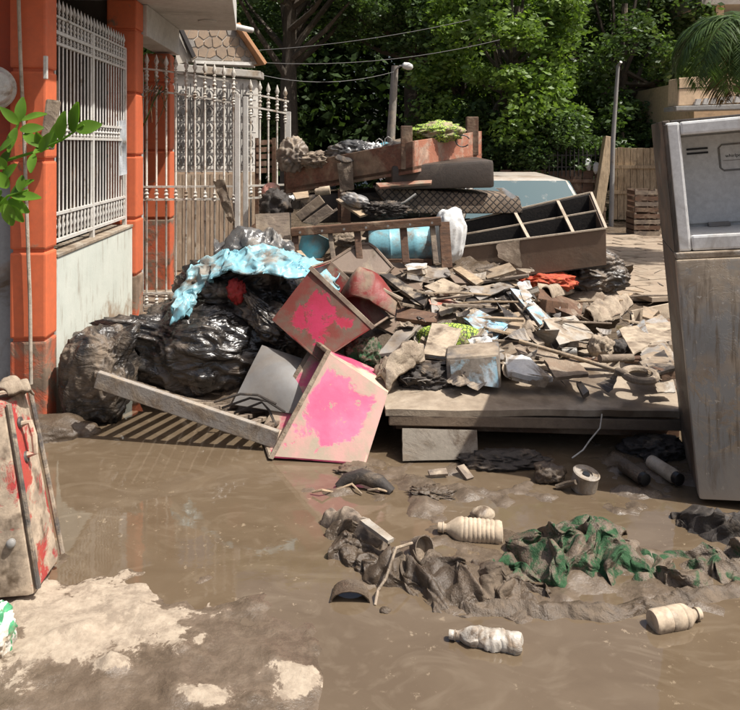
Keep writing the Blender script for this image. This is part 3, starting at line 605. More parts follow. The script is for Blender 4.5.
# ------------------------------------------------------------------ neighbour's wall with ironwork, stone gable
nb = thing('neighbour_house', 'neighbouring house with patterned iron screen and stone gable behind the gate', 'house', (-2, 9.4, 0))
Yn = 9.4
def NP(a, b, dy=0):                     # its front recedes to the right: Y = 8.7 + .95 (X + 2.4)
    k = (a-370)/F; return P(a, b, (8.7+.95*2.4)/(1-.95*k))+Vector((0, dy, 0))
def nwall(pts, m, dy, th, name, **k): return MB().poly([NP(a, b).lerp(NP(a, b), 0)+Vector((0, dy, 0)) for a, b in pts], (0, th, 0)).part(name, m, nb, **k)
nwall([(172, 74), (256, 80), (256, 172), (172, 172)], mat('screen_wall', (.60, .57, .52), (.50, .47, .42), .25, .8, 2), 0, .2, 'wall')
nwall([(172, 172.3), (256, 172.3), (256, 275), (172, 275)], mat('brown_dado', (.36, .25, .165), (.28, .19, .125), .3, .8, 2), -.02, .22, 'dado')
for k in range(9):
    a = 174+k*9.2; nwall([(a, 174), (a+8.4, 174), (a+8.4, 270), (a, 270)], mat('dado_plank', (.30, .215, .145), (.23, .16, .105), .3, .8, 4, grain=(5, 5, .5)), -.035, .012, 'plank')
nwall([(170, 64), (262, 72), (262, 79), (170, 72)], mat('grey_cornice', (.40, .37, .33), None, .3, .8, 3), -.12, .3, 'cornice', bevel=.01)
nwall([(196, 61), (252, 63), (252, 66), (196, 64)], mSlab, -.06, .3, 'gutter')
nwall([(174, 30), (186, 28), (196, 60), (176, 64)], mat('side_render', (.46, .42, .36), None, .2, .8, 3), .02, .2, 'side_wall')
nwall([(178, 20), (232, 20), (257, 64), (192, 62)], mMortar, .0, .16, 'gable')
def clip(poly, p, q):             # keep the part of poly nearer to p than to q
    mx, my = (p[0]+q[0])/2, (p[1]+q[1])/2; nx_, ny_ = q[0]-p[0], q[1]-p[1]; out = []
    for i in range(len(poly)):
        a, b = poly[i], poly[(i+1) % len(poly)]; da = (a[0]-mx)*nx_+(a[1]-my)*ny_; db = (b[0]-mx)*nx_+(b[1]-my)*ny_
        if da <= 0: out.append(a)
        if (da < 0) != (db < 0): t = da/(da-db); out.append((a[0]+(b[0]-a[0])*t, a[1]+(b[1]-a[1])*t))
    return out
rs = random.Random(4); seeds = [(180+i*9.5+rs.uniform(-3, 3)+(j % 2)*4, 24+j*9.5+rs.uniform(-2.5, 2.5)) for j in range(5) for i in range(9)]
for s_ in seeds:
    pl = [(179, 20.5), (231, 20.5), (255, 61.5), (193, 60)]
    for q in seeds:
        if q != s_ and pl: pl = clip(pl, s_, q)
    if len(pl) < 3: continue
    cx, cy = sum(a for a, b in pl)/len(pl), sum(b for a, b in pl)/len(pl)
    pl = [(cx+(a-cx)*.86, cy+(b-cy)*.86) for a, b in pl]
    if max(a for a, b in pl)-min(a for a, b in pl) < 2: continue
    nwall(pl, rs.choice([mStoneA, mStoneA, mStoneB]), -.014-rs.random()*.010, .03, 'stone')
MB().beam(NP(231, 26)+Vector((0, .05, .02)), NP(258.5, 66)+Vector((0, .05, .02)), .32, .05).part('coping', mCoping, nb, bevel=.006)
MB().beam(NP(180, 26)+Vector((0, -.06, 0)), NP(195, 58)+Vector((0, -.06, 0)), .04, .05).part('downpipe', mIron, nb)
MB().tube([NP(233, 33, -.7), NP(261, 39, -.7)], .035, 10).part('white_pipe', mWhitePaint, nb, smooth=True)
for k in range(6):
    a0 = 178+k*13; sc_ = nwall([(a0, 84), (a0+.9, 84), (a0+.9, 170), (a0, 170)], mIron, -.05, .012, 'screen')
    for j in range(5):
        yb = 92+j*16
        mb = MB()
        for (dx, dy, rx, ry) in ((6, 4, 2.2, 4.6), (6, -4.5, 1.2, 2.2)):
            pts = [(a0+dx, yb+dy-ry), (a0+dx+rx, yb+dy), (a0+dx, yb+dy+ry), (a0+dx-rx, yb+dy)]
            mb.poly([NP(a, b, -.05) for a, b in pts], (0, .012, 0))
        mb.beam(NP(a0, yb+9, -.046), NP(a0+13, yb+9, -.046), .012, .010)
        mb.tube([NP(a0+6+4.4*math.cos(t), yb+4+5.6*math.sin(t), -.045) for t in np.linspace(0, 2*math.pi, 13)], .007, 5, False)
        mb.part('scroll', mIron, sc_)
cr = thing('slatted_crate', 'brown slatted wooden rack behind the narrow gate leaf', 'rack', P(266, 210, 8.2))
for k in range(5): MB().beam(P(256, 143+k*7, 8.2), P(275, 142+k*7, 8.3), .02, .055).part('slat', mWood, cr)
for a in (257, 274): MB().beam(P(a, 138, 8.24), P(a, 282, 8.24), .04, .04, (0, 1, 0)).part('post', mWood, cr)

# ------------------------------------------------------------------ fence, reed gate, crates, car behind the heap
def fence_run(name, label, cat, a, b, n, z0, z1, m, rails, group=None, jit=.02, th=.022):
    a = Vector(a); b = Vector(b); root = thing(name, label, cat, ((a+b)/2).xy.to_3d(), group); d = (b-a)/n; sd = d.cross(Vector((0, 0, 1))).normalized()
    for k in range(n):
        p = a+d*(k+.03); q = a+d*(k+.97); zt = z1+random.uniform(-jit, jit)
        MB().hexa([Vector((p.x, p.y, z0)), Vector((q.x, q.y, z0)), Vector((q.x, q.y, z0))-sd*th, Vector((p.x, p.y, z0))-sd*th, Vector((p.x, p.y, zt)), Vector((q.x, q.y, zt+random.uniform(-.01, .01))), Vector((q.x, q.y, zt))-sd*th, Vector((p.x, p.y, zt))-sd*th]).part('board', m, root, bevel=.003)
    for z in rails:
        MB().beam(a+Vector((0, 0, z))+sd*.025, b+Vector((0, 0, z))+sd*.025, .03, .07).part('rail', m, root)
    return root
def g2(px, Y): return Vector(((px-370)*Y/F, Y, 0))
fence_run('reed_gate', 'pale reed board gate closing the yard right of the wooden post', 'gate', g2(611, 15.6), g2(690, 15.2), 12, .06, 1.62, mBamboo, (.65, 1.2))
fence_run('board_fence', 'dark brown board fence behind the car, iron bars above it', 'fence', g2(500, 15.6), g2(606, 15.4), 9, .02, 1.12, mWood, (.3, .9))
sp = thing('fence_grating', 'row of rusty iron bars with rags above the board fence', 'grating', g2(590, 15.5)+Vector((0, 0, 1.1)))
for k in range(15): MB().beam(g2(545+k*4.2, 15.45)+Vector((0, 0, 1.0)), g2(545+k*4.2, 15.45)+Vector((0, 0, 1.55+random.uniform(-.1, .12))), .022, .022, (0, 1, 0)).part('bar', mIron, sp)
for z in (1.2, 1.45): MB().beam(g2(543, 15.47)+Vector((0, 0, z)), g2(606, 15.47)+Vector((0, 0, z)), .02, .025).part('rail', mIron, sp)
for a, b in ((588, 164), (596, 168), (603, 172)): blob(P(a, b, 15.4), (.07, .05, .13), .3, .2, seed=a, sub=2).part('rag', mWhiteCloth, sp)
MB().beam(P(597, 214, 15.2), P(609, 137, 15.3), .20, .20, (0, 1, 0)).obj('gate_post', mBamboo, 'leaning pale timber post between board fence and reed gate', 'post', bevel=.01)
for k, (a, b, yb, z0) in enumerate(((634, 660, 12.6, .09), (635, 658, 12.62, .50))):
    ct = thing('yard_crate', ('lower' if not k else 'upper')+' muddy slatted crate of the stack near the reed gate', 'crate', g2(647, 12.8)+Vector((0, 0, z0)), 'crates stacked in the yard')
    x0, x1 = (a-370)*yb/F, (b-370)*yb/F
    for j in range(4):
        z = z0+.03+j*.1
        MB().beam((x0, yb, z), (x1, yb, z), .018, .07).part('slat', mWood if (j+k) % 2 else mWoodGrey, ct)
        MB().beam((x0+.01, yb+.02, z), (x0+.01, yb+.4, z), .018, .07).part('slat', mWood, ct); MB().beam((x1-.01, yb+.02, z), (x1-.01, yb+.4, z), .018, .07).part('slat', mWood, ct)
    for xx in (x0+.03, x1-.03): MB().beam((xx, yb+.03, z0), (xx, yb+.03, z0+.39), .035, .035, (0, 1, 0)).part('corner_post', mWoodGrey, ct)
    MB().box(((x0+x1)/2, yb+.2, z0+.02), (x1-x0-.06, .34, .02)).part('bottom', mWood, ct); MB().box(((x0+x1)/2, yb+.42, z0+.2), (x1-x0-.03, .02, .36)).part('back', mWood, ct)

def car():
    cx, y0 = 1.60, 7.25; root = thing('parked_car', 'small dusty pale car behind the rubbish heap, only its rear window showing', 'car', (cx, y0+1.7, 0))
    def sec(y, hw, z0, z1): return [(cx-hw, y, z0), (cx+hw, y, z0), (cx+hw, y, z1), (cx-hw, y, z1)]
    mb = MB(); secs = [sec(y0, .68, .28, .82), sec(y0+.15, .74, .22, .90), sec(y0+1.6, .77, .2, .93), sec(y0+2.7, .76, .2, .90), sec(y0+3.5, .68, .25, .72)]
    for a, b in zip(secs, secs[1:]): pass
    v = [p for s_ in secs for p in s_]; f = [tuple(range(3, -1, -1)), tuple(16+k for k in range(4))]
    for i in range(4):
        for k in range(4): f.append((i*4+k, i*4+(k+1) % 4, i*4+4+(k+1) % 4, i*4+4+k))
    mb.add(v, f); mb.part('body', mCarPaint, root, bevel=.05, smooth=True)
    def csec(y, hb, ht, zb, zt): return [Vector((cx-hb, y, zb)), Vector((cx+hb, y, zb)), Vector((cx+ht, y, zt)), Vector((cx-ht, y, zt))]
    b0 = [Vector((cx-.70, y0+.12, .86)), Vector((cx+.70, y0+.12, .86)), Vector((cx+.72, y0+2.3, .88)), Vector((cx-.72, y0+2.3, .88))]
    t0 = [Vector((cx-.53, y0+.42, 1.30)), Vector((cx+.53, y0+.42, 1.30)), Vector((cx+.54, y0+1.6, 1.33)), Vector((cx-.54, y0+1.6, 1.33))]
    MB().hexa(b0+t0).part('cabin', mCarPaint, root, bevel=.11, smooth=True)
    def pane(a, b, c, d, nm, s=.1):
        ctr = (a+b+c+d)/4; q = [p.lerp(ctr, s) for p in (a, b, c, d)]; n_ = (b-a).cross(d-a).normalized(); n_ = n_ if n_.dot(ctr-Vector((cx, y0+1.2, 1))) > 0 else -n_
        MB().hexa([p+n_*.006 for p in q]+[p-n_*.02 for p in q]).part(nm, mGlass, root)
    pane(b0[0], b0[1], t0[1], t0[0], 'rear_window'); pane(b0[2], b0[3], t0[3], t0[2], 'windscreen'); pane(b0[1], b0[2], t0[2], t0[1], 'side_window', .14); pane(b0[3], b0[0], t0[0], t0[3], 'side_window', .14)
    MB().beam((cx-.1, y0+.19, .98), (cx-.38, y0+.30, 1.18), .015, .02).part('wiper', mBlack, root)
    for sx in (-1, 1):
        for yw in (.65, 2.85):
            wh = MB().lathe([(.16, 0), (.27, .02), (.29, .06), (.29, .13), (.27, .17)], (cx+sx*.78, y0+yw, .29), (-sx, 0, 0), 24).part('wheel', mRubber, root, smooth=True)
            MB().lathe([(.15, -.004), (.14, .01), (.05, .02)], (cx+sx*.78, y0+yw, .29), (-sx, 0, 0), 20).part('hub_cap', mSteelPole, wh, smooth=True)
        MB().box((cx+sx*.58, y0+.03, .68), (.16, .06, .2)).part('tail_light', mRedDark, root, bevel=.01)
    MB().box((cx, y0-.02, .42), (1.4, .12, .16)).part('bumper', mGreyPl, root, bevel=.03)
car()

# ------------------------------------------------------------------ lamp post, pole, cables, beige house, palm
lp = thing('lamp_post', 'weathered grey lamp post standing in front of the dark trees', 'lamp post', g2(391, 14))
MB().tube([g2(389, 14), P(391, 135, 14), P(395, 66, 14)], [.10, .085, .07], 10).part('pole', mat('pole_wood', (.30, .27, .23), None, .2, .8, 3, grain=(4, 4, .5)), lp, smooth=True)
MB().tube([P(395, 70, 13.95), P(400, 66, 13.9), P(404, 66, 13.85)], .02, 6).part('arm', mSteelPole, lp)
MB().lathe([(.02, 0), (.06, .03), (.075, .12), (.05, .2), (.01, .22)], P(402, 65, 13.86), (1, -.1, -.25), 12).part('lamp_head', mat('lamp_glass', (.7, .7, .66), None, .1, .3, 5), lp, smooth=True)
MB().tube([g2(611, 14.6), P(613, 140, 14.6), P(618, 66, 14.6), P(621, 62, 14.5)], [.05, .045, .035, .03], 10).obj('steel_pole', mSteelPole, 'thin grey steel pole rising beside the timber gate post', 'pole', smooth=True)
for k, (a, b, sag) in enumerate((((225, 52), (470, 20), 6), ((225, 60), (500, 40), 12), ((225, 64), (394, 72), 14))):
    q = [P(a[0]+(b[0]-a[0])*t, a[1]+(b[1]-a[1])*t+sag*4*t*(1-t), 12.5+t*1.4) for t in np.linspace(0, 1, 14)]
    MB().tube(q, .0065, 5).obj('overhead_cable', mIron, ('uppermost', 'middle', 'lowest')[k]+' of the thin overhead cables sagging before the trees', 'cable', 'overhead cables', smooth=True)
bh = thing('beige_house', 'beige house at the right edge, seen above the fridge', 'house', g2(730, 14.5))
def bpoly(pts, m, Y, th, nm, **k): return MB().poly([P(a, b, Y) for a, b in pts], (0, th, 0)).part(nm, m, bh, **k)
bpoly([(694, 80), (800, 76), (800, 228), (694, 228)], mBeige, 14.75, 4, 'wall'); bpoly([(679, 78), (800, 70), (800, 102), (678, 106)], mBeige, 14.1, .5, 'parapet', bevel=.02)
bpoly([(678, 88.2), (800, 83), (800, 84), (678, 89)], mIron, 14.09, .02, 'joint')
bpoly([(676, 106.3), (800, 102.3), (800, 108), (676, 111)], mat('grey_trim', (.36, .35, .33), None, .2, .8, 3), 14.0, .6, 'cornice', bevel=.015)
for k in range(9): bpoly([(697+k*8, 99-k*.6), (702+k*8, 99-k*.6), (700+k*8, 105-k*.5), (695+k*8, 105-k*.5)], mSlab, 14.02, .07, 'tile')
bpoly([(700, -60), (800, -66), (800, 3), (702, 5)], mat('eave_grey', (.42, .37, .32), None, .2, .8, 2), 16.5, 3, 'eave'); bpoly([(716, 5.3), (724, 5), (724, 90), (716, 90)], mBeige, 16.6, .3, 'column')

def palm():
    base = g2(750, 9.5); root = thing('palm_tree', 'palm tree with arching fronds above the fridge', 'tree', base); top = P(746, 20, 9.5)
    MB().tube([base, base.lerp(top, .5)+Vector((.05, 0, 0)), top], [.13, .11, .10], 12).part('trunk', mBark, root, smooth=True, noise=(.02, 6))
    for k in range(27):
        az = k*2.4+.3; el = R(60-(k*37) % 95); L = 1.05+.35*((k*7) % 5)/4; dead = k in (5, 11, 19)
        d = Vector((math.cos(az), math.sin(az), 0)); pts = []; p = top.copy(); e = el if not dead else R(-20)
        for i in range(13): pts.append(p.copy()); p += (d*math.cos(e)+Vector((0, 0, math.sin(e))))*L/12; e -= R(9.5)
        fr = MB().tube(pts, list(np.linspace(.018, .004, 13)), 5).part('frond', lDead if dead else lPalm, root)
        v = []; f = []
        for i in range(1, 12):
            for q in range(6):
                b = pts[i].lerp(pts[i+1], q/6); t = (pts[i+1]-pts[i]).normalized(); sd = t.cross(Vector((0, 0, 1))).normalized(); ll = .40*math.sin(math.pi*(i+q/4+1.2)/14)+.08
                for s_ in (-1, 1):
                    tip = b+sd*s_*ll*.75+t*ll*.5+Vector((0, 0, -ll*random.uniform(.15, .5))); m_ = b.lerp(tip, .5)+Vector((0, 0, .03)); n0 = len(v)
                    v += [b, m_+t*.013, tip, m_-t*.013]; f.append((n0, n0+1, n0+2, n0+3))
        MB().add(v, f).part('leaflets', lDead if dead else lPalm, fr)
palm()

# ------------------------------------------------------------------ trees
def leaf_mesh(name, centers, size, m, seed, droop=.3):
    r = np.random.default_rng(seed); n = len(centers); a = r.normal(size=(n, 3)); a[:, 2] = -np.abs(a[:, 2])*droop-.1; a /= np.linalg.norm(a, axis=1)[:, None]
    b = np.cross(a, r.normal(size=(n, 3))*[1, 1, .5]); b /= np.linalg.norm(b, axis=1)[:, None]; nn = np.cross(a, b)
    s = size*r.uniform(.6, 1.3, n)[:, None]; c = centers
    V = np.stack([c, c+a*s*.5+b*s*.26+nn*s*.07, c+a*s, c+a*s*.5-b*s*.26+nn*s*.07], 1).reshape(-1, 3)
    me = bpy.data.meshes.new(name); me.vertices.add(4*n); me.vertices.foreach_set('co', V.ravel().astype(np.float32))
    me.loops.add(4*n); me.loops.foreach_set('vertex_index', np.arange(4*n, dtype=np.int32)); me.polygons.add(n)
    me.polygons.foreach_set('loop_start', np.arange(0, 4*n, 4, dtype=np.int32)); me.polygons.foreach_set('loop_total', np.full(n, 4, dtype=np.int32))
    me.update(calc_edges=True); me.validate(); me.materials.append(m); return me
def crown_pts(rad, ncl, per, cl, seed, lower=-1.0):
    r = np.random.default_rng(seed); P_ = []; C = []
    while len(C) < ncl:
        u = r.normal(size=3); u /= np.linalg.norm(u); k = r.uniform(.45, 1.0)**.6
        if u[2] < lower: continue
        C.append(u*k*np.array(rad)*r.uniform(.85, 1.12))
    for c in C:
        q = r.normal(size=(per, 3)); q /= np.linalg.norm(q, axis=1)[:, None]; q *= (r.uniform(0, 1, per)**.45)[:, None]*cl*np.array([1, 1, .7])*r.uniform(.6, 1.3)
        P_.append(c+q)
    return np.concatenate(P_), C
def tree(label, base, ctr_z, rad, ncl, per, cl, leaf, m, seed, group='trees behind the yard', cat='tree', name='tree', lower=-1):
    base = Vector(base); root = thing(name, label, cat, base, group)
    pts, C = crown_pts(rad, ncl, per, cl, seed, lower); cz = np.array([0, 0, ctr_z]); me = leaf_mesh('crown', pts+cz, leaf, m, seed); link('crown', me, root)
    rr = random.Random(seed); tr = MB(); ctr = Vector((0, 0, ctr_z)); r0 = .06+.035*ctr_z
    tr.tube([(0, 0, -.1), (rr.uniform(-.1, .1), rr.uniform(-.1, .1), ctr_z*.5), (rr.uniform(-.2, .2), 0, ctr_z+rad[2]*.3)], [r0, r0*.75, r0*.35], 9)
    me = tr.mesh('trunk', (0, 0, 0), smooth=True); me.materials.append(mBark); link('trunk', me, root)
    lb = MB()
    for c in C[:max(6, ncl//4)]:
        a = Vector((0, 0, ctr_z*(.5+.4*rr.random()))); b = Vector(c)+ctr; lb.tube([a, a.lerp(b, .5)+Vector((0, 0, -.15)), b], [r0*.35, r0*.22, .015], 5)
    me = lb.mesh('limbs', (0, 0, 0)); me.materials.append(mBark); link('limbs', me, root)
    return root
def X_(px, Y): return (px-370)*Y/F
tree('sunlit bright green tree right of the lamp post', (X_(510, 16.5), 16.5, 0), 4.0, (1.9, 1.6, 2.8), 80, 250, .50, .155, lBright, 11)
tree('leafy mid green tree behind the steel pole', (X_(622, 18), 18, 0), 4.3, (2.4, 1.8, 3.0), 90, 240, .55, .150, lMid, 12)
tree('tall dark tree left of the lamp post, above the gate', (X_(290, 19), 19, 0), 6.6, (3.2, 2.6, 3.0), 90, 230, .75, .155, lMid, 13, lower=-.75)
tree('tall dark tree directly behind the lamp post', (X_(415, 20), 20, 0), 6.9, (3.0, 2.4, 3.0), 90, 230, .75, .155, lMid, 14, lower=-.75)
tree('bushy dark tree left of the sunlit bright tree, low crown', (X_(462, 18.5), 18.5, 0), 4.6, (1.7, 1.6, 3.2), 60, 220, .55, .15, lMid, 15)
tree('dark tree behind the beige house at the right edge', (X_(720, 22), 22, 0), 5.4, (3.2, 2.4, 4.6), 90, 220, .7, .16, lMid, 16)
tree('dark tree rising behind the neighbouring stone gable', (X_(205, 21), 21, 0), 5.0, (3.4, 2.4, 4.6), 90, 230, .75, .155, lMid, 17)
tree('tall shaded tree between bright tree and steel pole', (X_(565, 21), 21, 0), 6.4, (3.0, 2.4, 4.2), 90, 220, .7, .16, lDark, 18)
tree('vine covered shrub spilling over the board fence behind the car', (X_(548, 15.9), 15.9, 0), 1.75, (1.35, .5, .85), 50, 190, .32, .11, lMid, 19, group='shrubs along the fence', cat='shrub', name='shrub')
tree('green shrub beside the reed gate, above the timber post', (X_(618, 16.6), 16.6, 0), 1.7, (.9, .5, .9), 26, 110, .32, .15, lMid, 20, group='shrubs along the fence', cat='shrub', name='shrub')
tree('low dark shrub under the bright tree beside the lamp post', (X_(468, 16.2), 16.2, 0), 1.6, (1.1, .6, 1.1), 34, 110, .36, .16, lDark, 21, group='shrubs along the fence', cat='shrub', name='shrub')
# the wood that closes the view behind them: one dark mass
r_ = np.random.default_rng(33); nW = 90000
cx_ = np.stack([r_.uniform(-17, 19, nW), 27+r_.normal(size=nW)*1.2+r_.uniform(0, 5, nW), r_.uniform(0, 1, nW)**.8*13.5], 1); cx_[:, 2] *= .75+.25*np.sin(cx_[:, 0]*.9+1)+.1*np.sin(cx_[:, 0]*2.3)
me = leaf_mesh('far_wood', cx_-np.array([0, 28, 0]), .44, lDark, 34); o = link('far_wood', me, None, (0, 28, 0)); tag(o, 'dark mass of woodland closing the view behind the yard', 'woodland', None, 'stuff')


# ================================================================== THE RUBBISH HEAP
def heap_z(x, y):
    px = 370+F*x/y; py = 400-(y-3.9)/.0115; z = H-(py-146)*y/F-.065-.19*np.clip((y-5.4)/.5, 0, 1)
    z = np.where(y > 6.3, z-(y-6.3)*1.6, z)
    lo = np.clip((px-130)/110, 0, 1)*np.clip((y-4.35)/.35, 0, 1)                     # left flank under the bags
    left = np.clip((px-290)/110, 0, 1); z = z*(.55+.45*left)*lo
    r = np.clip((px-505)/70, 0, 1); zr = .20*np.clip((5.6-y)/.6, 0, 1); z = z*(1-r)+zr*r
    z = z*np.clip((690-px)/40, 0, 1)*np.clip((7.5-y)/.4, 0, 1)
    return z
hx = np.arange(-2.0, 2.3, .035); hy = np.arange(4.3, 7.5, .035); A, B = np.meshgrid(hx, hy); xx, yy_ = A.ravel(), B.ravel(); q3 = np.stack([xx, yy_, 0*xx], 1)
zz = heap_z(xx, yy_); zz = np.where(zz > .02, zz+.05*fbm(q3*3, 3)+.03*ridged(q3*7, 3), -.05)
me = bpy.data.meshes.new('rubbish_mound'); k = len(hx); I = (np.arange(len(hy)-1)[:, None]*k+np.arange(k-1)[None]).ravel()
me.from_pydata(np.stack([xx, yy_-5.5, zz], 1).tolist(), [], np.stack([I, I+1, I+k+1, I+k], 1).tolist()); me.materials.append(mMudWet); me.polygons.foreach_set('use_smooth', [True]*len(me.polygons))
tag(link('rubbish_mound', me, None, (0, 5.5, 0)), 'mud caked rubbish mass that fills the core of the heap', 'rubble', None, 'stuff')

def q(*a, o=0.0): return [S(p[0], p[1], o+(p[2] if len(p) > 2 else 0)) for p in a]
def flat(name, m, label, cat, c, t=.014, o=-.02, wob=.010, jag=.02, n=7, fr=6, warp=0, group=None):
    return sheet(q(*c, o=o), t, n, wob, fr, jag, len(label), warp).obj(name, m, label, cat, group, smooth=True)
def book(name, label, c, t, mc, mp, o=-.02, cat='book', wob=.008, group=None):
    cs = q(*c, o=o); ctr = sum(cs, Vector())/4; root = thing(name, label, cat, ctr-Vector((0, 0, t)), group)
    nr = (cs[1]-cs[0]).cross(cs[3]-cs[0]).normalized(); nr = nr if nr.z > 0 else -nr
    sheet(cs, .004, 6, wob, 5, 0, len(label)).part('cover', mc, root, smooth=True)
    sheet([p.lerp(ctr, .05)-nr*.006 for p in cs], t-.012, 6, wob, 5, 0, len(label)).part('pages', mp, root, smooth=True)
    sheet([p-nr*(t-.004) for p in cs], .004, 6, wob, 5, 0, len(label)).part('cover', mc, root, smooth=True); return root

# --- the low platform and what lies under it
pf = thing('bed_base', 'long mud covered platform lying flat at the front of the heap', 'platform', P(530, 420, 4.1).xy.to_3d())
a0, a1, b1, b0 = P(386, 409, 3.84), P(682, 411, 3.90), Vector((2.02, 4.95, .30)), Vector((-.02, 4.9, .30))
sheet([b0, b1, a1, a0], .035, 24, .010, 2.6, .004, 3).part('top_panel', mConc, pf, smooth=True)
MB().beam(P(389, 417, 3.87)+Vector((0, 0, -.006)), P(680, 424, 3.93)+Vector((0, 0, 0)), .05, .058).part('front_rail', mat('platform_edge', (.20, .145, .10), (.14, .10, .07), .5, .6, 5, mudcol=(.26, .19, .13)), pf, bevel=.006, noise=(.006, 4))
MB().beam(P(396, 424, 4.0), P(678, 432, 4.0), .04, .04).part('lower_rail', mWood, pf, bevel=.004)
for a in (400, 480, 575, 668):
    p = P(a, 422, 4.25); MB().beam((p.x, p.y, -.02), (p.x, p.y, .235), .09, .09, (0, 1, 0)).part('leg', mWood, pf)
MB().beam(b0+Vector((0, -.1, -.15)), b1+Vector((0, -.1, -.15)), .03, .22).part('back_rail', mWood, pf)
cb = thing('concrete_block', 'muddy grey block on edge under the left end of the platform', 'block', G(440, 461))
sheet([P(402, 428, 3.80), P(477, 430, 3.80), P(478, 459, 3.76), P(403, 461, 3.74)], .07, 6, .006, 5, .01).part('face', mat('block_grey', (.30, .26, .21), (.22, .19, .15), .5, .8, 5, mudcol=(.22, .17, .12), wet=.8), cb, smooth=True)
kw = thing('tin_can', 'muddy upright tin with a ringed top, below the platform front', 'tin', G(583, 489))
MB().lathe([(.058, 0), (.062, .02), (.060, .075), (.062, .082), (.064, .088), (.058, .092), (.052, .086), (.030, .086), (.028, .078), (.012, .077)], G(583, 489), (.15, -.18, 1), 22).part('body', mat('tin_mud', (.38, .34, .29), (.28, .24, .2), .55, .5, 9), kw, smooth=True)
MB().lathe([(.018, .0775), (.018, .084), (.004, .085)], G(583, 489), (.15, -.18, 1), 12).part('opening', mBlack, kw, smooth=True)
MB().tube([G(556, 487, .01), G(566, 484, .03), G(576, 482, .06)], [.012, .014, .012], 8).obj('mud_stick', mMudWet, 'short muddy stick leaning on the upright tin', 'stick', smooth=True)
for k, (a, b, r) in enumerate((((622, 466), (646, 482), .036), ((650, 463), (680, 482), .036))):
    A_, B_ = G(*a, .03), G(*b, .03); L = (B_-A_).length; rt = thing('muddy_jar', ('left' if not k else 'right')+' of two mud covered plastic tubes lying by the fridge foot', 'tube', G((a[0]+b[0])/2, (a[1]+b[1])/2), 'tubes by the fridge foot')
    MB().lathe([(r*.5, 0), (r*.96, .01), (r, .03), (r*.97, L*.5), (r, L*.8), (r*.8, L*.86)], A_+Vector((0, 0, .01)), B_-A_, 16).part('body', mBottle if k else mMudWet, rt, smooth=True)
    MB().lathe([(r*.82, L*.86), (r*.82, L*.99), (r*.7, L)], A_+Vector((0, 0, .01)), B_-A_, 16).part('cap', mBlack, rt, smooth=True)
blob(G(550, 474, .03), (.07, .06, .05), .3, .2, seed=4, sub=4).obj('mud_lump', mMudWet, 'wet lump of mud left of the upright tin', 'mud lump', smooth=True)
blob(G(505, 460, .02), (.20, .09, .045), .25, .2, seed=8, sub=5).obj('sodden_rag', mRagDark, 'sodden dark rag right of the grey block', 'rag', smooth=True)
blob(G(655, 448, .02), (.16, .12, .06), .25, .2, seed=9, sub=5).obj('sodden_rag', mRagDark, 'crumpled dark rag in the shade behind the plastic tubes', 'rag', smooth=True)
MB().tube([P(602, 414, 3.83), P(600, 428, 3.8), P(590, 440, 3.78), P(583, 450, 3.77), P(572, 458, 3.74)], .004, 6).obj('loose_wire', mWhiteDirty, 'thin pale wire hanging from the platform edge', 'wire', smooth=True)
sheet([G(457, 466, .05), G(464, 464, .05), G(474, 477, .01), G(467, 479, .01)], .02, 4, .004).obj('wood_chip', mWoodGrey, 'short pale wood chip standing in mud right of the block', 'wood chip', smooth=True)
sheet([G(428, 470, .03), G(446, 468, .03), G(448, 474, .02), G(430, 475, .02)], .012, 4, .004).obj('wood_chip', mWoodGrey, 'small flat pale chip in the mud in front of the block', 'wood chip', smooth=True)

# --- fallen slatted frame, bags and sheeting at the left
fr = thing('slatted_bed', 'fallen grey slatted bed base tilted from pillar to pink tub', 'bed frame', G(190, 430))
A_, B_ = P(97, 379, 4.04), P(277, 439, 3.90)
MB().beam(A_, B_, .035, .095).part('side_rail', mat('frame_grey', (.36, .33, .29), (.28, .25, .22), .42, .5, 7), fr, bevel=.005)
bk = Vector((.10, .60, -.27))
for k in range(12):
    p = A_.lerp(B_, (k+.55)/12.4)+Vector((0, .01, .028)); e = p+bk*(1 if k < 8 else .8); e.z = max(e.z, .01)
    MB().beam(p-bk*.015, e, .040, .022).part('slat', mWoodGrey, fr, bevel=.003)
e0, e1 = A_+bk, B_+bk*.95; e1.z = .03; MB().beam(e0, e1, .035, .07).part('side_rail', mWoodGrey, fr, bevel=.004)
ub = thing('rubbish_bag', 'upright mud caked black bag against the pale wall', 'rubbish bag', (-1.62, 4.38, 0), 'black rubbish bags')
blob((-1.65, 4.38, .26), (.205, .18, .285), .10, .06, 1.2, 1.2, 9, 6, (0, .1, 0), flat=-.01, sq=.8, knot=(.75, -.1, .8), fold=.12, kf=1.9).part('body', mBagMud, ub, smooth=True)
bb = thing('rubbish_bag', 'big shiny black rubbish bag behind the slatted bed base', 'rubbish bag', (-1.12, 4.75, .05), 'black rubbish bags')
blob((-1.12, 4.76, .33), (.50, .34, .30), .12, .05, 1.3, 2.0, 11, 6, (0, .06, .1), flat=.02, knot=(-.9, -.35, .35), fold=.17, kf=2.8).part('body', mBagClean, bb, smooth=True)
blob((-.86, 4.93, .62), (.42, .28, .22), .16, .10, 1.6, 1.8, 21, 6, (0, .22, 0), knot=(.2, -.5, .9), fold=.22, kf=2.2).obj('rubbish_bag', mBag, 'crumpled muddy black bag under the blue sheeting', 'rubbish bag', 'black rubbish bags', smooth=True)
blob((-.60, 4.62, .52), (.21, .15, .10), .16, .12, 1.8, 2, 25, 6, (0, .5, -.2), knot=(-.7, -.3, .5), fold=.22, kf=2.2).obj('rubbish_bag', mBag, 'small torn black bag beside the red tub', 'rubbish bag', 'black rubbish bags', smooth=True)
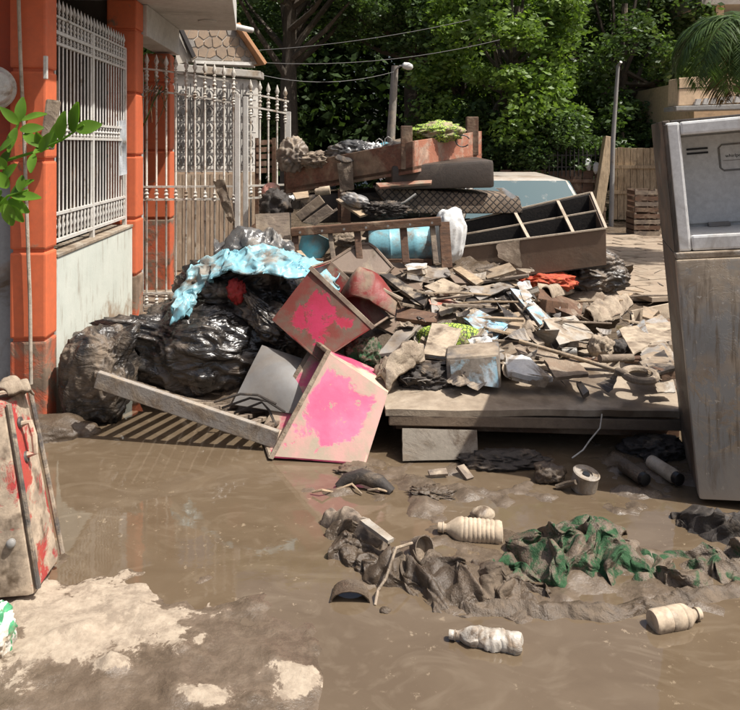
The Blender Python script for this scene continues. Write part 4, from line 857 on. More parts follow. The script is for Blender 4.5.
sheet([P(148, 318, 5.2), P(205, 285, 5.3), P(205, 330, 5.0), P(96, 346, 4.75)], .01, 14, .05, 5, .05, 4).obj('brown_tarpaulin', mMudAll, 'brown muddy tarpaulin sloping behind the big black bag', 'tarpaulin', smooth=True)
strip([P(180, 318, 4.52), P(186, 298, 4.62), P(202, 279, 4.74), P(228, 266, 4.80), P(262, 264, 4.78), P(300, 271, 4.74), P(338, 284, 4.72)], [.04, .08, .13, .22, .29, .23, .07], [.02, .03, .05, .06, .06, .05, .02], 170, 90, .060, (4.5, 5.5, 5), 5, .003).obj('blue_sheeting', mCyan, 'torn light blue plastic sheeting draped over the black bags', 'plastic sheet', smooth=True)
strip([P(173, 322, 4.45), P(181, 316, 4.45), P(189, 306, 4.48)], [.05, .06, .04], [.05, .06, .04], 30, 16, .03, (10, 10, 10), 6, .003).obj('blue_scrap', mCyan, 'small torn blue plastic scrap hanging on the big bag', 'plastic scrap', smooth=True)
strip([P(216, 254, 5.05), P(240, 245, 5.1), P(268, 245, 5.1), P(292, 252, 5.1)], [.08, .12, .12, .07], [.06, .09, .08, .04], 60, 26, .045, (6, 6, 6), 15, .003).obj('grey_film', mFilm, 'crumpled grey translucent film on top of the blue sheeting', 'plastic film', smooth=True)
blob(P(236, 291, 4.62), (.055, .04, .075), .25, .25, seed=31, sub=4).obj('red_scrap', mat('red_cloth', (.42, .02, .02), (.3, .015, .015), .15, .6, 12), 'bright red cloth scrap poking from the muddy black bag', 'cloth', smooth=True)
sheet([P(262, 345, 4.42), P(312, 362, 4.36), P(306, 415, 4.12), P(232, 404, 4.18)], .012, 8, .01, 3, .0, 2, .05).obj('grey_sheet_plastic', mat('grey_smooth', (.20, .198, .195), (.15, .148, .145), .4, .55, 2.5, mudcol=(.24, .20, .16), bump=.1, soft=.14), 'smooth grey plastic sheet leaning behind the slatted bed base', 'plastic sheet', smooth=True)
for k, (c0, c1, c2) in enumerate((((222, 408), (250, 398), (285, 412)), ((232, 414), (262, 402), (276, 426)), ((214, 402), (240, 394), (276, 404)))):
    MB().tube([P(*c0, 4.12), P(*c1, 4.1), P((c1[0]+c2[0])/2, (c1[1]+c2[1])/2-4, 4.08), P(*c2, 4.04)], .007, 6).obj('twisted_cable', mRagDark, ('thickest', 'lower', 'upper')[k]+' dark twisted cable over the slatted frame end', 'cable', 'cables on the slatted frame', smooth=True)

# --- pink and red tubs
tub('pink_tub', 'bright pink plastic tub tipped on its side in the water', 'tub',
    [P(327, 352, 4.02), P(271, 456, 3.78), P(262, 430, 4.12), P(315, 342, 4.34)], [P(388, 393, 3.92), P(366, 463, 3.72), P(372, 430, 4.06), P(390, 376, 4.26)], mPinkFace, mPink, mPink, .008, .014, None, mMudAll)
rd = tub('red_tub', 'dull red muddy tub lying tilted above the pink one', 'tub',
    [P(373, 326, 4.28), P(312, 268, 4.46), P(330, 262, 4.80), P(388, 316, 4.62)], [P(318, 361, 4.22), P(272, 320, 4.42), P(292, 318, 4.72), P(336, 352, 4.55)], mRedFace, mRedDark, mRedDark, .008, .014, None, mTrayGrey)

# --- dark red padded piece, tray and boards behind the tubs
ar = thing('padded_chair', 'dark red padded chair part lying between tub and books', 'chair', S(375, 310))
strip([P(345, 300, 4.75), P(358, 290, 4.72), P(376, 295, 4.70), P(398, 312, 4.66)], [.10, .15, .15, .09], [.10, .15, .14, .07], 40, 20, .006, (3, 3, 3), 3, .002).part('seat', mRedDark, ar, smooth=True)
MB().tube([P(343, 300, 4.66), P(352, 282, 4.66), P(362, 276, 4.66), P(372, 282, 4.66), P(386, 292, 4.64), P(402, 300, 4.64)], .016, 8).part('frame', mTrayGrey, ar, smooth=True)
rt = thing('plastic_tray', 'brown rounded plastic tray leaning under the wooden frame', 'tray', S(355, 262))
pts = [(322, 271), (330, 262), (352, 248), (360, 244.5), (369, 244), (375, 248), (393, 268), (386, 274)]
pp = [P(a, b, 5.32-(270-b)*-.006) for a, b in pts]; MB().poly(pp, (0, .03, .0)).part('panel', mTrayGrey, rt, bevel=.006)
MB().tube(pp+[pp[0]], .013, 7).part('rim', mTrayGrey, rt, smooth=True)
flat('long_board', mBlackBook, 'long dark board running diagonally beside the padded chair part', 'board', [(371, 268), (378, 266), (428, 297), (424, 306)], .03, -.05, .006, 0)
flat('brown_hardboard', mBoardBrown, 'brown panel sheet lying above the dark diagonal board', 'panel', [(380, 262), (402, 262), (424, 290), (404, 288)], .015, -.02, .012)
flat('dark_board', mGreyPl, 'dark grey board with a white edge below the chair part', 'board', [(396, 331), (421, 325), (393, 352), (378, 354)], .02, -.08, .003, 0)
flat('brown_board', mWood, 'brown board between the padded chair part and the green pillow', 'board', [(398, 306), (440, 314), (436, 322), (396, 318)], .03, -.02, .006)
blob(S(364, 356, .0), (.105, .08, .11), .2, .2, seed=41, sub=5).obj('muddy_cloth', mGreen, 'muddy cloth bundle with green threads between the two tubs', 'cloth bundle', smooth=True)
strip([P(380, 386, 4.02), P(392, 372, 4.08), P(406, 362, 4.16), P(424, 358, 4.22)], [.06, .08, .08, .05], [.05, .10, .10, .05], 50, 22, .035, (9, 9, 9), 44, .004).obj('muddy_cloth', mRagPale, 'pale wrung muddy cloth left of the printed box', 'cloth', smooth=True)
blob(S(424, 378, .05), (.16, .10, .07), .25, .25, seed=43, sub=5).obj('dark_cloth', mRagDark, 'dark crumpled cloth behind the printed box, on the platform', 'cloth', smooth=True)
blob(S(385, 384, .10), (.07, .08, .13), .2, .2, seed=46, sub=4).obj('muddy_sack', mRag, 'muddy sack squeezed beside the pink tub rim', 'sack', smooth=True)

# --- papers, books and boards on the heap
blob(S(454, 342, .06), (.25, .10, .12), .1, .06, seed=51, sub=4, rot=(.3, .1, 0)).obj('green_pillow', mLime, 'lime green patterned pillow squeezed under the books', 'pillow', smooth=True)
flat('magazine', mPaperGrey, 'grey open magazine at the top left of the books', 'magazine', [(412, 266), (446, 264), (451, 275), (430, 279)], .012, -.05, .02, .05)
flat('magazine', mPaperWhite, 'white torn page lying on the grey open magazine', 'magazine', [(406, 265), (428, 263), (424, 274), (407, 271)], .004, -.09, .02, .1)
flat('wood_offcut', mWoodPale, 'pale wood strip leaning beside the grey magazine', 'wood strip', [(453, 268), (460, 266), (484, 281), (476, 285)], .02, -.05, .004)
flat('brown_folder', mTrayGrey, 'brown folder beneath the wood strip', 'folder', [(446, 272), (470, 270), (482, 284), (455, 283)], .02, .0, .01)
book('muddy_book', 'small brown book left of the speckled carton lid', [(403, 273), (425, 279), (419, 290), (398, 285)], .03, mTrayGrey, mPaper)
book('flat_carton', 'speckled tan carton lid in the middle of the books', [(424, 286), (443, 278), (466, 288), (455, 300)], .045, mCardPale, mCard, cat='carton')
flat('printed_sheet', mPaperRed, 'red printed sheet below the speckled carton lid', 'paper', [(427, 292), (440, 294), (467, 307), (430, 304)], .008, -.03, .012, .06)
flat('grey_sheet', mPaperGrey, 'long grey sheet bent over the dark open folder', 'paper', [(462, 289), (510, 281), (521, 286), (480, 298)], .008, -.05, .025, .05)
flat('dark_folder', mBlackBook, 'dark open folder under the bent grey sheet', 'folder', [(461, 296), (507, 292), (510, 306), (484, 315)], .02, .0, .025, .03)
flat('open_magazine', mPaperGrey, 'curled dark magazine below the open folder', 'magazine', [(452, 300), (480, 306), (486, 317), (464, 312)], .02, .02, .02, .05)
flat('cardboard_sheet', mCard, 'flat tan cardboard sheet right of the blue printed magazine', 'cardboard', [(492, 317), (524, 311), (532, 330), (506, 334)], .012, .02, .012, .05)
flat('cardboard_sheet', mCard, 'tan cardboard behind the blue spined book', 'cardboard', [(478, 316), (508, 309), (520, 318), (492, 324)], .012, .04, .012, .05)
book('printed_magazine', 'large muddy magazine with blue print above the printed box', [(458, 313), (474, 308), (508, 325), (490, 344)], .022, mPaperBlue, mPaper, -.04, 'magazine', .014)
book('tan_book', 'tan book cover lying on the green pillow', [(432, 323), (463, 326), (448, 357), (423, 354)], .028, mCardPale, mPaperWhite, -.16)
flat('crumpled_paper', mPaperWhite, 'crumpled white paper between tan book and blue magazine', 'paper', [(468, 338), (486, 333), (495, 346), (474, 349)], .006, -.10, .04, .1, 9, 14)
bx = thing('printed_box', 'battered box with white and blue print on the platform front', 'box', P(474, 390, 4.0))
A_ = [P(446, 358, 4.14), P(500, 354, 4.12), P(502, 389, 4.06), P(447, 383, 4.13)]; bkv = Vector((.03, .20, .02))
MB().hexa(A_+[p+bkv for p in A_]).part('body', mat('box_grey', (.16, .15, .145), (.10, .095, .09), .5, .5, 5), bx, bevel=.018, smooth=True, noise=(.008, 5))
sheet([A_[0].lerp(A_[2], .07)+Vector((.0, -.010, 0)), A_[1].lerp(A_[3], .08)+Vector((0, -.010, 0)), A_[2].lerp(A_[0], .06)+Vector((0, -.010, 0)), A_[3].lerp(A_[1], .08)+Vector((0, -.010, 0))], .004, 6, .003, 5).part('label_panel', mat('box_print', (.50, .54, .57), (.20, .40, .50), .56, .4, 11, mudcol=(.26, .22, .18), bump=.2), bx, smooth=True)
flat('cardboard_piece', mPaperGrey, 'grey muddy flap lying on top of the printed box', 'flap', [(452, 349), (480, 342), (505, 350), (474, 355)], .008, -.20, .012, .04)
flat('white_carton', mPaperWhite, 'crushed white carton right of the printed box', 'carton', [(505, 353), (522, 354), (553, 377), (508, 372)], .03, -.18, .018, .03, 8)
flat('white_carton', mPaper, 'flattened pale carton edge below the crushed white one', 'carton', [(509, 371), (552, 377), (545, 388), (512, 380)], .02, -.16, .012, .05)
book('blue_book', 'blue and white book standing on edge amid the papers', [(510, 288), (522, 290), (551, 318), (540, 324)], .05, mPaperBlue, mPaperWhite, -.10)
flat('black_book', mBlackBook, 'thin black book leaning against the blue book', 'book', [(505, 291), (512, 289), (543, 323), (534, 328)], .02, -.02, .004, 0)
book('white_book', 'thick book with pale muddy cover in front of the plank', [(543, 319), (574, 316), (597, 337), (560, 344)], .06, mPaper, mBlackBook, -.12)
flat('brown_plank', mWood, 'short brown plank above the thick pale book', 'plank', [(539, 288), (583, 303), (581, 319), (538, 301)], .035, -.06, .004, 0)
MB().beam(S(540, 305, -.02), S(562, 308, -.02), .10, .09).obj('wood_block', mWood, 'dark wood block under the short brown plank', 'wood block', bevel=.006)
strip([S(545, 297), S(560, 293), S(578, 289), S(596, 286)], [.055, .06, .06, .05], [.08, .08, .08, .07], 30, 14, .008, (5, 5, 5), 61, .002).obj('pale_roll', mRagPale, 'pale rolled cloth below the red fabric', 'roll', smooth=True)
blob(S(549, 282, .12), (.21, .12, .075), .2, .2, seed=62, sub=5, flat=.42).obj('red_fabric', mRedCloth, 'bright red and gold fabric heaped before the cabinet', 'fabric', smooth=True)
blob(P(590, 272, 6.15), (.30, .22, .18), .2, .08, seed=63, sub=6, flat=.30, knot=(-.7, -.3, .5), fold=.2, kf=2.4).obj('rubbish_bag', mBag, 'black rubbish bag at the right foot of the cabinet', 'rubbish bag', 'black rubbish bags', smooth=True)
blob(P(588, 296, 6.0)-Vector((0, -.1, .12)), (.30, .25, .20), .2, .1, seed=64, sub=4, flat=0).obj('mud_lump', mMudAll, 'mud mound carrying the black bag by the cabinet', 'mud mound', smooth=True)
mf = thing('metal_frame', 'thin triangular metal frame lying right of the pale roll', 'frame', S(612, 300))  # three bars joined into a flat triangular frame
for a, b in (((592, 297), (632, 294)), ((632, 294), (604, 306)), ((592, 297), (604, 306))): MB().tube([S(*a, -.02), S(*b, -.02)], .012, 6).part('bar', mWoodPale, mf)
strip([S(588, 322), S(600, 318), S(614, 312), S(628, 304)], [.06, .09, .08, .04], [.08, .12, .11, .07], 40, 18, .03, (8, 8, 8), 65, .004).obj('muddy_shoe_cloth', mRagPale, 'stiff pale muddy garment below the metal frame', 'garment', smooth=True)
flat('brown_board', mWood, 'dark brown board under the stiff pale garment', 'board', [(586, 305), (612, 300), (622, 308), (590, 318)], .03, .0, .01)
blob(S(601, 348, -.05), (.075, .07, .075), .2, .2, seed=66, sub=4).obj('mud_ball', mRagPale, 'round pale lump of mud and cloth by the broom handle', 'lump', smooth=True)
blob(S(619, 349, -.02), (.06, .05, .06), .2, .2, seed=67, sub=4).obj('dark_lump', mRagDark, 'dark lump right of the round pale one', 'lump', smooth=True)
dr = thing('open_drawer', 'pale muddy open drawer at the right end beside the fridge', 'drawer', S(650, 330))  # a drawer lying with its open side up
fA = [S(633, 326, -.1), S(672, 322, -.1), S(672, 341, -.1), S(630, 346, -.1)]; up = [S(631, 312, .05), S(672, 304, .05)]
MB().hexa([fA[0], fA[1], fA[2], fA[3]]+[p+Vector((0, .02, 0)) for p in fA]).part('front', mCardPale, dr, bevel=.005)
l0, l1 = fA[0], fA[1]; MB().hexa([l0, up[0], up[0]+Vector((.02, 0, 0)), l0+Vector((.02, 0, 0))]+[p-Vector((0, 0, .14)) for p in (l0, up[0], up[0]+Vector((.02, 0, 0)), l0+Vector((.02, 0, 0)))]).part('side', mCardPale, dr)
MB().beam(up[0]+Vector((0, 0, -.06)), up[1]+Vector((0, 0, -.06)), .02, .14).part('back', mCardPale, dr); MB().hexa([l0-Vector((0, 0, .10)), l1-Vector((0, 0, .10)), up[1]-Vector((0, 0, .12)), up[0]-Vector((0, 0, .12))]+[p-Vector((0, 0, .14)) for p in (l0, l1, up[1], up[0])]).part('bottom', mWood, dr)
flat('tan_card', mCardPale, 'clean tan card leaning on the open drawer', 'card', [(619, 329), (631, 325), (650, 344), (633, 354)], .01, -.16, .006, .01)
for k in range(4):
    dy = k*4; flat('magazine', (mPaper, mPaperGrey, mCard, mBlackBook)[k], ('top white', 'second grey', 'third tan', 'lowest black')[k]+' sheet of the stack beside the fridge', 'magazine', [(640, 349+dy), (664, 338+dy), (676, 356+dy), (648, 364+dy)], .018, -.12-.02*k, .008, .03, group='papers stacked beside the fridge')
MB().beam(S(656, 374, -.05), S(676, 371, -.05), .08, .06).obj('wood_block', mWood, 'small dark wood block at the platform edge beside the fridge', 'wood block', bevel=.005)
bm = thing('broom', 'muddy broom handle lying across the papers', 'broom', S(575, 360))
MB().tube([S(519, 341, -.16), S(560, 353, -.18), S(590, 362, -.16), S(624, 373, -.1)], .012, 10).part('handle', mWoodPale, bm, smooth=True)
MB().lathe([(.016, 0), (.022, .01), (.022, .07), (.014, .08)], S(616, 370.5, -.12), S(626, 374, -.12)-S(616, 370.5, -.12), 12).part('socket', mRag, bm, smooth=True)
c = P(640, 377, 4.06); MB().tube([c+Vector((.085*math.cos(t), .075*math.sin(t), .012+.012*math.sin(t))) for t in np.linspace(0, 2*math.pi, 25)], .022, 8, False).obj('plastic_ring', mRagPale, 'flat pale plastic ring at the end of the broom handle', 'ring', smooth=True)
MB().tube([S(600, 359, -.15), S(633, 358, -.12)], .024, 12).obj('short_pipe', mRag, 'short muddy pipe below the pale lump', 'pipe', smooth=True, noise=(.004, 14))
flat('muddy_board', mMudAll, 'flat muddy board in front of the broom handle', 'board', [(545, 360), (578, 358), (588, 374), (556, 377)], .02, -.12, .012, .1)
flat('muddy_board', mMudAll, 'ragged muddy board end beside the crushed carton', 'board', [(528, 346), (556, 350), (560, 362), (530, 360)], .02, -.06, .012, .1)
flat('black_tool', mBlackBook, 'small black tool lying near the platform front edge', 'tool', [(576, 382), (581, 381), (589, 391), (583, 395)], .03, -.12, .004)
flat('paper_scrap', mPaper, 'pale paper scrap under the plastic ring by the fridge', 'paper', [(651, 384), (674, 381), (676, 392), (658, 393)], .006, -.14, .015, .1)
flat('board_strip', mWoodGrey, 'grey strip of board across the cardboard sheets', 'board', [(524, 331), (530, 329), (545, 342), (538, 345)], .015, -.06, .004)
flat('muddy_rag', mRag, 'crumpled rag between the black book and the crushed carton', 'rag', [(508, 336), (528, 332), (536, 348), (512, 352)], .03, -.04, .04, .1, 9, 12)
flat('muddy_rag', mRagPale, 'pale crumpled rag left of the thick pale book', 'rag', [(526, 316), (541, 313), (548, 326), (532, 330)], .03, -.02, .04, .1, 9, 12)
flat('torn_page', mPaper, 'torn page lying over the brown board by the pillow', 'paper', [(438, 305), (458, 303), (456, 312), (440, 316)], .005, -.06, .02, .12)
flat('torn_page', mPaperWhite, 'small white torn page above the blue book', 'paper', [(516, 283), (530, 282), (536, 296), (524, 299)], .005, -.10, .03, .12)
flat('wood_offcut', mWoodPale, 'small pale wood scrap near the red fabric', 'wood strip', [(503, 277), (507, 275), (524, 285), (518, 288)], .02, -.06, .004)
MB().tube([P(562, 352, 4.62), P(577, 352, 4.60)], .03, 10).obj('tin_can', mat('can_tin', (.42, .40, .36), None, .45, .35, 12, metal=.4), 'small dented tin left of the round pale lump', 'tin', smooth=True)
# loose wet litter nobody could count
rr = random.Random(5)
for nm, m_, lb, cnt, smax in (('paper_shreds', mPaper, 'pale soggy paper shreds scattered over the heap', 26, .10), ('dark_shreds', mBlackBook, 'dark soggy shreds and leaf litter scattered over the heap', 70, .08), ('card_shreds', mCardPale, 'tan cardboard and wood splinters scattered over the heap', 16, .09), ('grey_shreds', mPaperGrey, 'grey soggy page scraps scattered over the heap', 26, .11)):
    v = []; f = []
    for k in range(cnt):
        a = rr.uniform(384, 674); b = rr.uniform(266, 384)
        p = S(a, b, rr.uniform(-.10, .0)); L_ = rr.uniform(.02, smax); W_ = L_*rr.choice((.06, .15, .5, .8)); M = Euler((rr.uniform(-.5, .6), rr.uniform(-.6, .6), rr.random()*6)).to_matrix(); k0 = len(v); cu = rr.uniform(-.3, .3)*L_; tw_ = rr.uniform(-.5, .5)
        for s_ in (0, .003):
            for i in range(6):
                u = i/5*2-1
                for sg in (-1, 1): v.append(p+M @ Vector((u*L_, sg*W_*(1-.3*u*u)*rr.uniform(.75, 1.15), cu*u*u+tw_*u*sg*W_-s_)))
        for i in range(5): a_ = k0+i*2; f += [(a_, a_+1, a_+3, a_+2), (a_+12, a_+14, a_+15, a_+13), (a_, a_+2, a_+14, a_+12), (a_+1, a_+13, a_+15, a_+3)]
        f += [(k0, k0+12, k0+13, k0+1), (k0+10, k0+11, k0+23, k0+22)]
    MB(True).add(v, f).obj(nm, m_, lb, 'litter', None, 'stuff')

# small books and laths packed between the larger pieces, each named by what it lies beside
ANCH = {'speckled carton lid': (445, 288), 'red printed sheet': (447, 300), 'dark open folder': (485, 303), 'blue and white book': (530, 305), 'thick pale book': (570, 330), 'short brown plank': (560, 303), 'lime pillow': (455, 338), 'printed box': (474, 370), 'crushed white carton': (528, 368), 'broom handle': (572, 357), 'round pale lump': (601, 347), 'open drawer': (650, 328), 'tan card': (634, 340), 'pale plastic ring': (640, 377), 'red fabric': (549, 282), 'stiff pale garment': (608, 315), 'padded chair part': (380, 302), 'pale wood strip': (468, 275), 'bent grey sheet': (490, 289), 'blue printed magazine': (483, 325), 'tan book cover': (443, 342), 'dark diagonal board': (400, 285)}
_used = set()
def beside(px_, py_):
    for nm in sorted(ANCH, key=lambda n_: (ANCH[n_][0]-px_)**2+(1.6*(ANCH[n_][1]-py_))**2):
        dx, dy = px_-ANCH[nm][0], 1.6*(py_-ANCH[nm][1]); rel = ('right of' if dx > 0 else 'left of') if abs(dx) > abs(dy) else ('below' if dy > 0 else 'above')
        for r2 in (rel, 'close '+rel if rel in ('above', 'below') else 'close on the '+rel[:-3]+' of'):
            if (nm, r2) not in _used: _used.add((nm, r2)); return r2+' the '+nm
    return 'in the middle of the heap'
CN = {'muddy_paper': 'pale', 'grey_paper': 'grey', 'brown_tray': 'brown', 'cardboard': 'tan', 'dark_cover': 'black', 'white_paper': 'whitish', 'wood_muddy': 'dark brown', 'wood_grey': 'grey', 'wood_pale': 'pale'}
rr = random.Random(21); mixm = [mPaper, mPaperGrey, mTrayGrey, mCard, mBlackBook, mPaper, mPaperGrey, mPaperWhite]
for k in range(30):
    a = 392+rr.random()*276; b = 268+rr.random()*98
    if a > 600 and b < 305: b += 40
    p = S(a, b, rr.uniform(-.02, .05)); L_, W_, t = rr.uniform(.07, .16), rr.uniform(.05, .11), rr.uniform(.010, .040)
    nr_tilt = (R(18)+rr.uniform(-.25, .25), rr.uniform(-.28, .28), rr.random()*6.28); M = Euler(nr_tilt).to_matrix()
    cs = [p+M @ Vector(c_) for c_ in ((-L_, W_, 0), (L_, W_, 0), (L_, -W_, 0), (-L_, -W_, 0))]
    m_ = rr.choice(mixm)
    root = thing('small_book', 'small '+CN[m_.name]+' muddy book '+beside(a, b), 'book', p-Vector((0, 0, t)), 'small books packed in the heap')
    sheet(cs, .004, 5, .010, 6, .0, k).part('cover', m_, root, smooth=True)
    ctr = sum(cs, Vector())/4; nr = M @ Vector((0, 0, 1)); sheet([c_.lerp(ctr, .04)-nr*.005 for c_ in cs], t, 5, .010, 6, .0, k).part('pages', rr.choice([mPaper, mPaperGrey, mMudAll]), root, smooth=True)
for k in range(16):
    a = 400+rr.random()*265; b = 272+rr.random()*96; p = S(a, b, rr.uniform(-.08, .0)); an = rr.choice((-.5, -.3, .2, .5, 2.7, .9))+rr.uniform(-.2, .2); L_ = rr.uniform(.12, .30); d_ = Vector((math.cos(an), math.sin(an)*.7, -.25*math.sin(an)+rr.uniform(-.12, .12)))*L_
    m_ = rr.choice([mWood, mWoodGrey, mWoodPale, mWoodGrey])
    MB().beam(p-d_, p+d_, rr.uniform(.03, .06), rr.uniform(.012, .022)).obj('broken_lath', m_, 'narrow broken '+CN[m_.name]+' lath '+beside(a, b), 'lath', 'broken laths in the heap', bevel=.003)
for k in range(9):
    a = 400+rr.random()*255; b = 285+rr.random()*84; p = S(a, b, -.06); an = rr.uniform(-.6, .6); L_ = rr.uniform(.22, .42); d_ = Vector((math.cos(an), math.sin(an)*.6, -.3*math.sin(an)+rr.uniform(-.08, .08)))*L_
    MB().tube([p-d_, p+Vector((0, 0, rr.uniform(-.01, .02))), p+d_], [.008, .010, .007], 7).obj('thin_stick', rr.choice([mWoodPale, mWoodGrey, mRag]), 'thin muddy stick '+beside(a, b), 'stick', 'sticks in the heap', smooth=True)
for k in range(9):
    a = 396+rr.random()*225; b = 284+rr.random()*84; p = S(a, b, .0)+Vector((0, 0, -.03)); an = rr.random()*6.28; d_ = Vector((math.cos(an), math.sin(an)*.6, 0))*rr.uniform(.07, .13); m_ = rr.choice([mRag, mRagPale, mRagDark, mRag])
    strip([p-d_, p-d_*.3+Vector((.02, .02, 0)), p+d_*.4, p+d_], [.03, .06, .07, .03], [.02, .05, .05, .02], 50, 26, .030, (8, 8, 8), 300+k, .004, None, k % 2 == 0).obj('soggy_rag', m_, {'muddy_cloth': 'brown', 'pale_muddy_cloth': 'pale', 'dark_muddy_cloth': 'dark'}[m_.name]+' soggy rag '+beside(a, b), 'rag', 'soggy rags in the heap', smooth=True)
# --- wooden frame, drum, sheet, cabinet
wf = thing('wooden_frame', 'broken brown wooden frame with posts across the middle of the heap', 'frame', S(370, 262))  # a loose wooden frame with posts
a, b = P(291, 232, 5.45), P(441, 221, 5.45); MB().beam(a, b, .07, .062).part('rail', mWood, wf, bevel=.006)
for c0, c1, wd in (((295, 234), (296, 268), .05), ((330, 232), (334, 262), .035), ((357, 229), (360, 262), .05), ((403, 226), (406, 263), .055), ((432, 224), (436, 264), .04), ((444, 222), (447, 268), .08)):
    MB().beam(P(*c0, 5.47), P(*c1, 5.40), wd, .04, (0, 1, 0)).part('post', mWood if wd > .045 else mWoodGrey, wf, bevel=.004)
MB().beam(P(300, 262, 5.6), P(432, 262, 5.6), .06, .05).part('lower_rail', mWood, wf, bevel=.004)
for k in range(7):
    p = P(300+k*22, 232.5-k*1.6, 5.41); MB().lathe([(.009, 0), (.009, .006)], p, (0, -1, 0), 8).part('bolt', mSteelPole, wf)
bd = thing('blue_drum', 'light blue plastic drum lying behind the wooden frame', 'drum', P(400, 265, 5.85))
a, b = P(368, 248, 5.75), P(437, 244, 5.75); L = (b-a).length
MB().lathe([(.02, 0), (.13, .01), (.155, .04), (.16, L*.3), (.165, L*.32), (.16, L*.35), (.16, L*.65), (.165, L*.68), (.16, L*.71), (.155, L-.04), (.12, L)], a, b-a, 26).part('body', mCyan, bd, smooth=True)
bk_ = thing('blue_bucket', 'dirty blue bucket seen through the left of the wooden frame', 'bucket', P(315, 262, 5.7))
a, b = P(306, 262, 5.7), P(318, 236, 5.75); L = (b-a).length; MB().lathe([(.09, 0), (.11, L*.5), (.13, L*.95), (.14, L), (.125, L+.004), (.10, L*.3)], a, b-a, 22).part('body', mCyanDark, bk_, smooth=True)
blob(P(449, 236, 5.62), (.125, .11, .215), .12, .03, 1.5, 2, 71, 5, (0, .12, 0), sq=.75, stretch=(1.6, 1.6, .5)).obj('white_sheet', mWhiteCloth, 'folded white sheet hanging at the right end of the wooden frame', 'sheet', smooth=True)
blob(P(348, 240, 5.6), (.11, .06, .05), .3, .3, seed=72, sub=4).obj('muddy_rag', mRag, 'muddy rag lying behind the brown tray', 'rag', smooth=True)
cab = thing('shelf_cabinet', 'brown open shelf cabinet lying on its back on the heap', 'cabinet', P(535, 285, 5.8))
TL, TR, BR, BL = P(446, 226, 6.15), P(591, 193, 6.15), P(606, 229, 5.75), P(458, 248, 5.75); dv = Vector((.015, .03, -.30))
def cside(a, b, th, nm, m, ms=None):
    ctr = (TL+TR+BR+BL)/4; inn = (ctr-(a+b)/2); inn = (inn-(b-a).normalized()*inn.dot((b-a).normalized())).normalized()*th
    return MB().hexa([a, b, b+inn, a+inn]+[p+dv for p in (a, b, b+inn, a+inn)]).part(nm, m, cab, bevel=.003)
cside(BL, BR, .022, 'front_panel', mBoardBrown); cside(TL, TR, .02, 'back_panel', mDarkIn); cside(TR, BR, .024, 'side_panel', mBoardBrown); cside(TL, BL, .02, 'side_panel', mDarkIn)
mEdge = mat('raw_edge', (.46, .38, .29), (.38, .31, .23), .3, .7, 9)
for a, b in ((BL, BR), (TL, TR), (TR, BR)):
    nn = -dv.normalized()*.006; MB().beam(a+nn, b+nn, .022, .012).part('edge_strip', mEdge, cab)
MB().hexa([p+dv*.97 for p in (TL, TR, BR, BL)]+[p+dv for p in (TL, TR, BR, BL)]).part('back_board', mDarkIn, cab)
def lerp2(u, v): return (TL*(1-u)+TR*u)*(1-v)+(BL*(1-u)+BR*u)*v
for u in (.46, .76):
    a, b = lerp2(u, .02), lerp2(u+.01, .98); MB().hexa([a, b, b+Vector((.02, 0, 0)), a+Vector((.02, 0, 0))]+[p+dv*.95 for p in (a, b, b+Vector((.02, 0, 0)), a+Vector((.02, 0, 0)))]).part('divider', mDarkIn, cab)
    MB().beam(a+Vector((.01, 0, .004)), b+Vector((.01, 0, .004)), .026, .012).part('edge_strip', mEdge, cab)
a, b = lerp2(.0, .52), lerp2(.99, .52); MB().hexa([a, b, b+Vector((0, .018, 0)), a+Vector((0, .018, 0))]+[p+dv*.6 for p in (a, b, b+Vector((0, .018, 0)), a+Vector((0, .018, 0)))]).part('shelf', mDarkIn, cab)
MB().beam(a+Vector((0, .009, .004)), b+Vector((0, .009, .004)), .018, .012).part('edge_strip', mEdge, cab)
sheet([P(496, 244, 5.72), P(520, 240, 5.72), P(522, 268, 5.70), P(498, 258, 5.70)], .01, 6, .008, 5, .08).part('torn_veneer', mat('veneer', (.20, .145, .10), None, .3, .6, 5), cab)

# --- wooden box on top with its contents, mattresses under it
wb = thing('wooden_box', 'reddish wooden bed box tilted on top of the heap', 'box', P(385, 195, 6.4))
Cn, Lf, Rt = P(413, 141, 5.9), P(284, 166, 6.75), P(482, 131, 6.85); Bk = Lf+Rt-Cn; hh = Vector((0, 0, -.265)); hs = Vector((0, 0, -.232))
def bside(a, b, hv, nm, m, inn):
    inn = inn.normalized()*.028; MB().hexa([a, b, b+inn, a+inn]+[p+hv for p in (a, b, b+inn, a+inn)]).part(nm, m, wb, bevel=.005)
bside(Lf, Cn, hh, 'long_side', mWoodRed, Rt-Cn); bside(Cn+(Rt-Cn).normalized()*.002, Rt, hh, 'short_side', mat('wood_red_sunlit', (.42, .17, .10), (.34, .12, .07), .4, .6, 7, mudcol=(.50, .33, .24), wet=.0), Lf-Cn)  # short side lighter as if sunlit, long side darker: light put into the colour
bside(Lf, Bk, hh, 'short_side', mWood, Cn-Lf); bside(Bk, Rt, hh, 'long_side', mWood, Cn-Rt)
MB().hexa([p+hh*.8 for p in (Lf, Cn, Rt, Bk)]+[p+hh*.9 for p in (Lf, Cn, Rt, Bk)]).part('bottom', mWood, wb)
for p, s_ in ((P(406.5, 126, 5.98), .095), (P(472, 117, 6.75), .11)): MB().beam(p, p+Vector((0, 0, -.36)), s_, s_*.8, (0, 1, 0)).part('corner_post', mWood, wb, bevel=.006)
for k in range(2):
    p = P(346+k*112, 168, 6.25); MB().beam((p.x, p.y, .8), (p.x, p.y, 1.22), .08, .08, (0, 1, 0)).part('leg', mWood, wb)
blob(P(437, 133, 6.35), (.235, .19, .095), .18, .16, 1.6, 2.6, 81, 5, (0, -.05, .2)).obj('lime_blanket', mLime, 'lime green patterned blanket bundled in the wooden box', 'blanket', smooth=True)
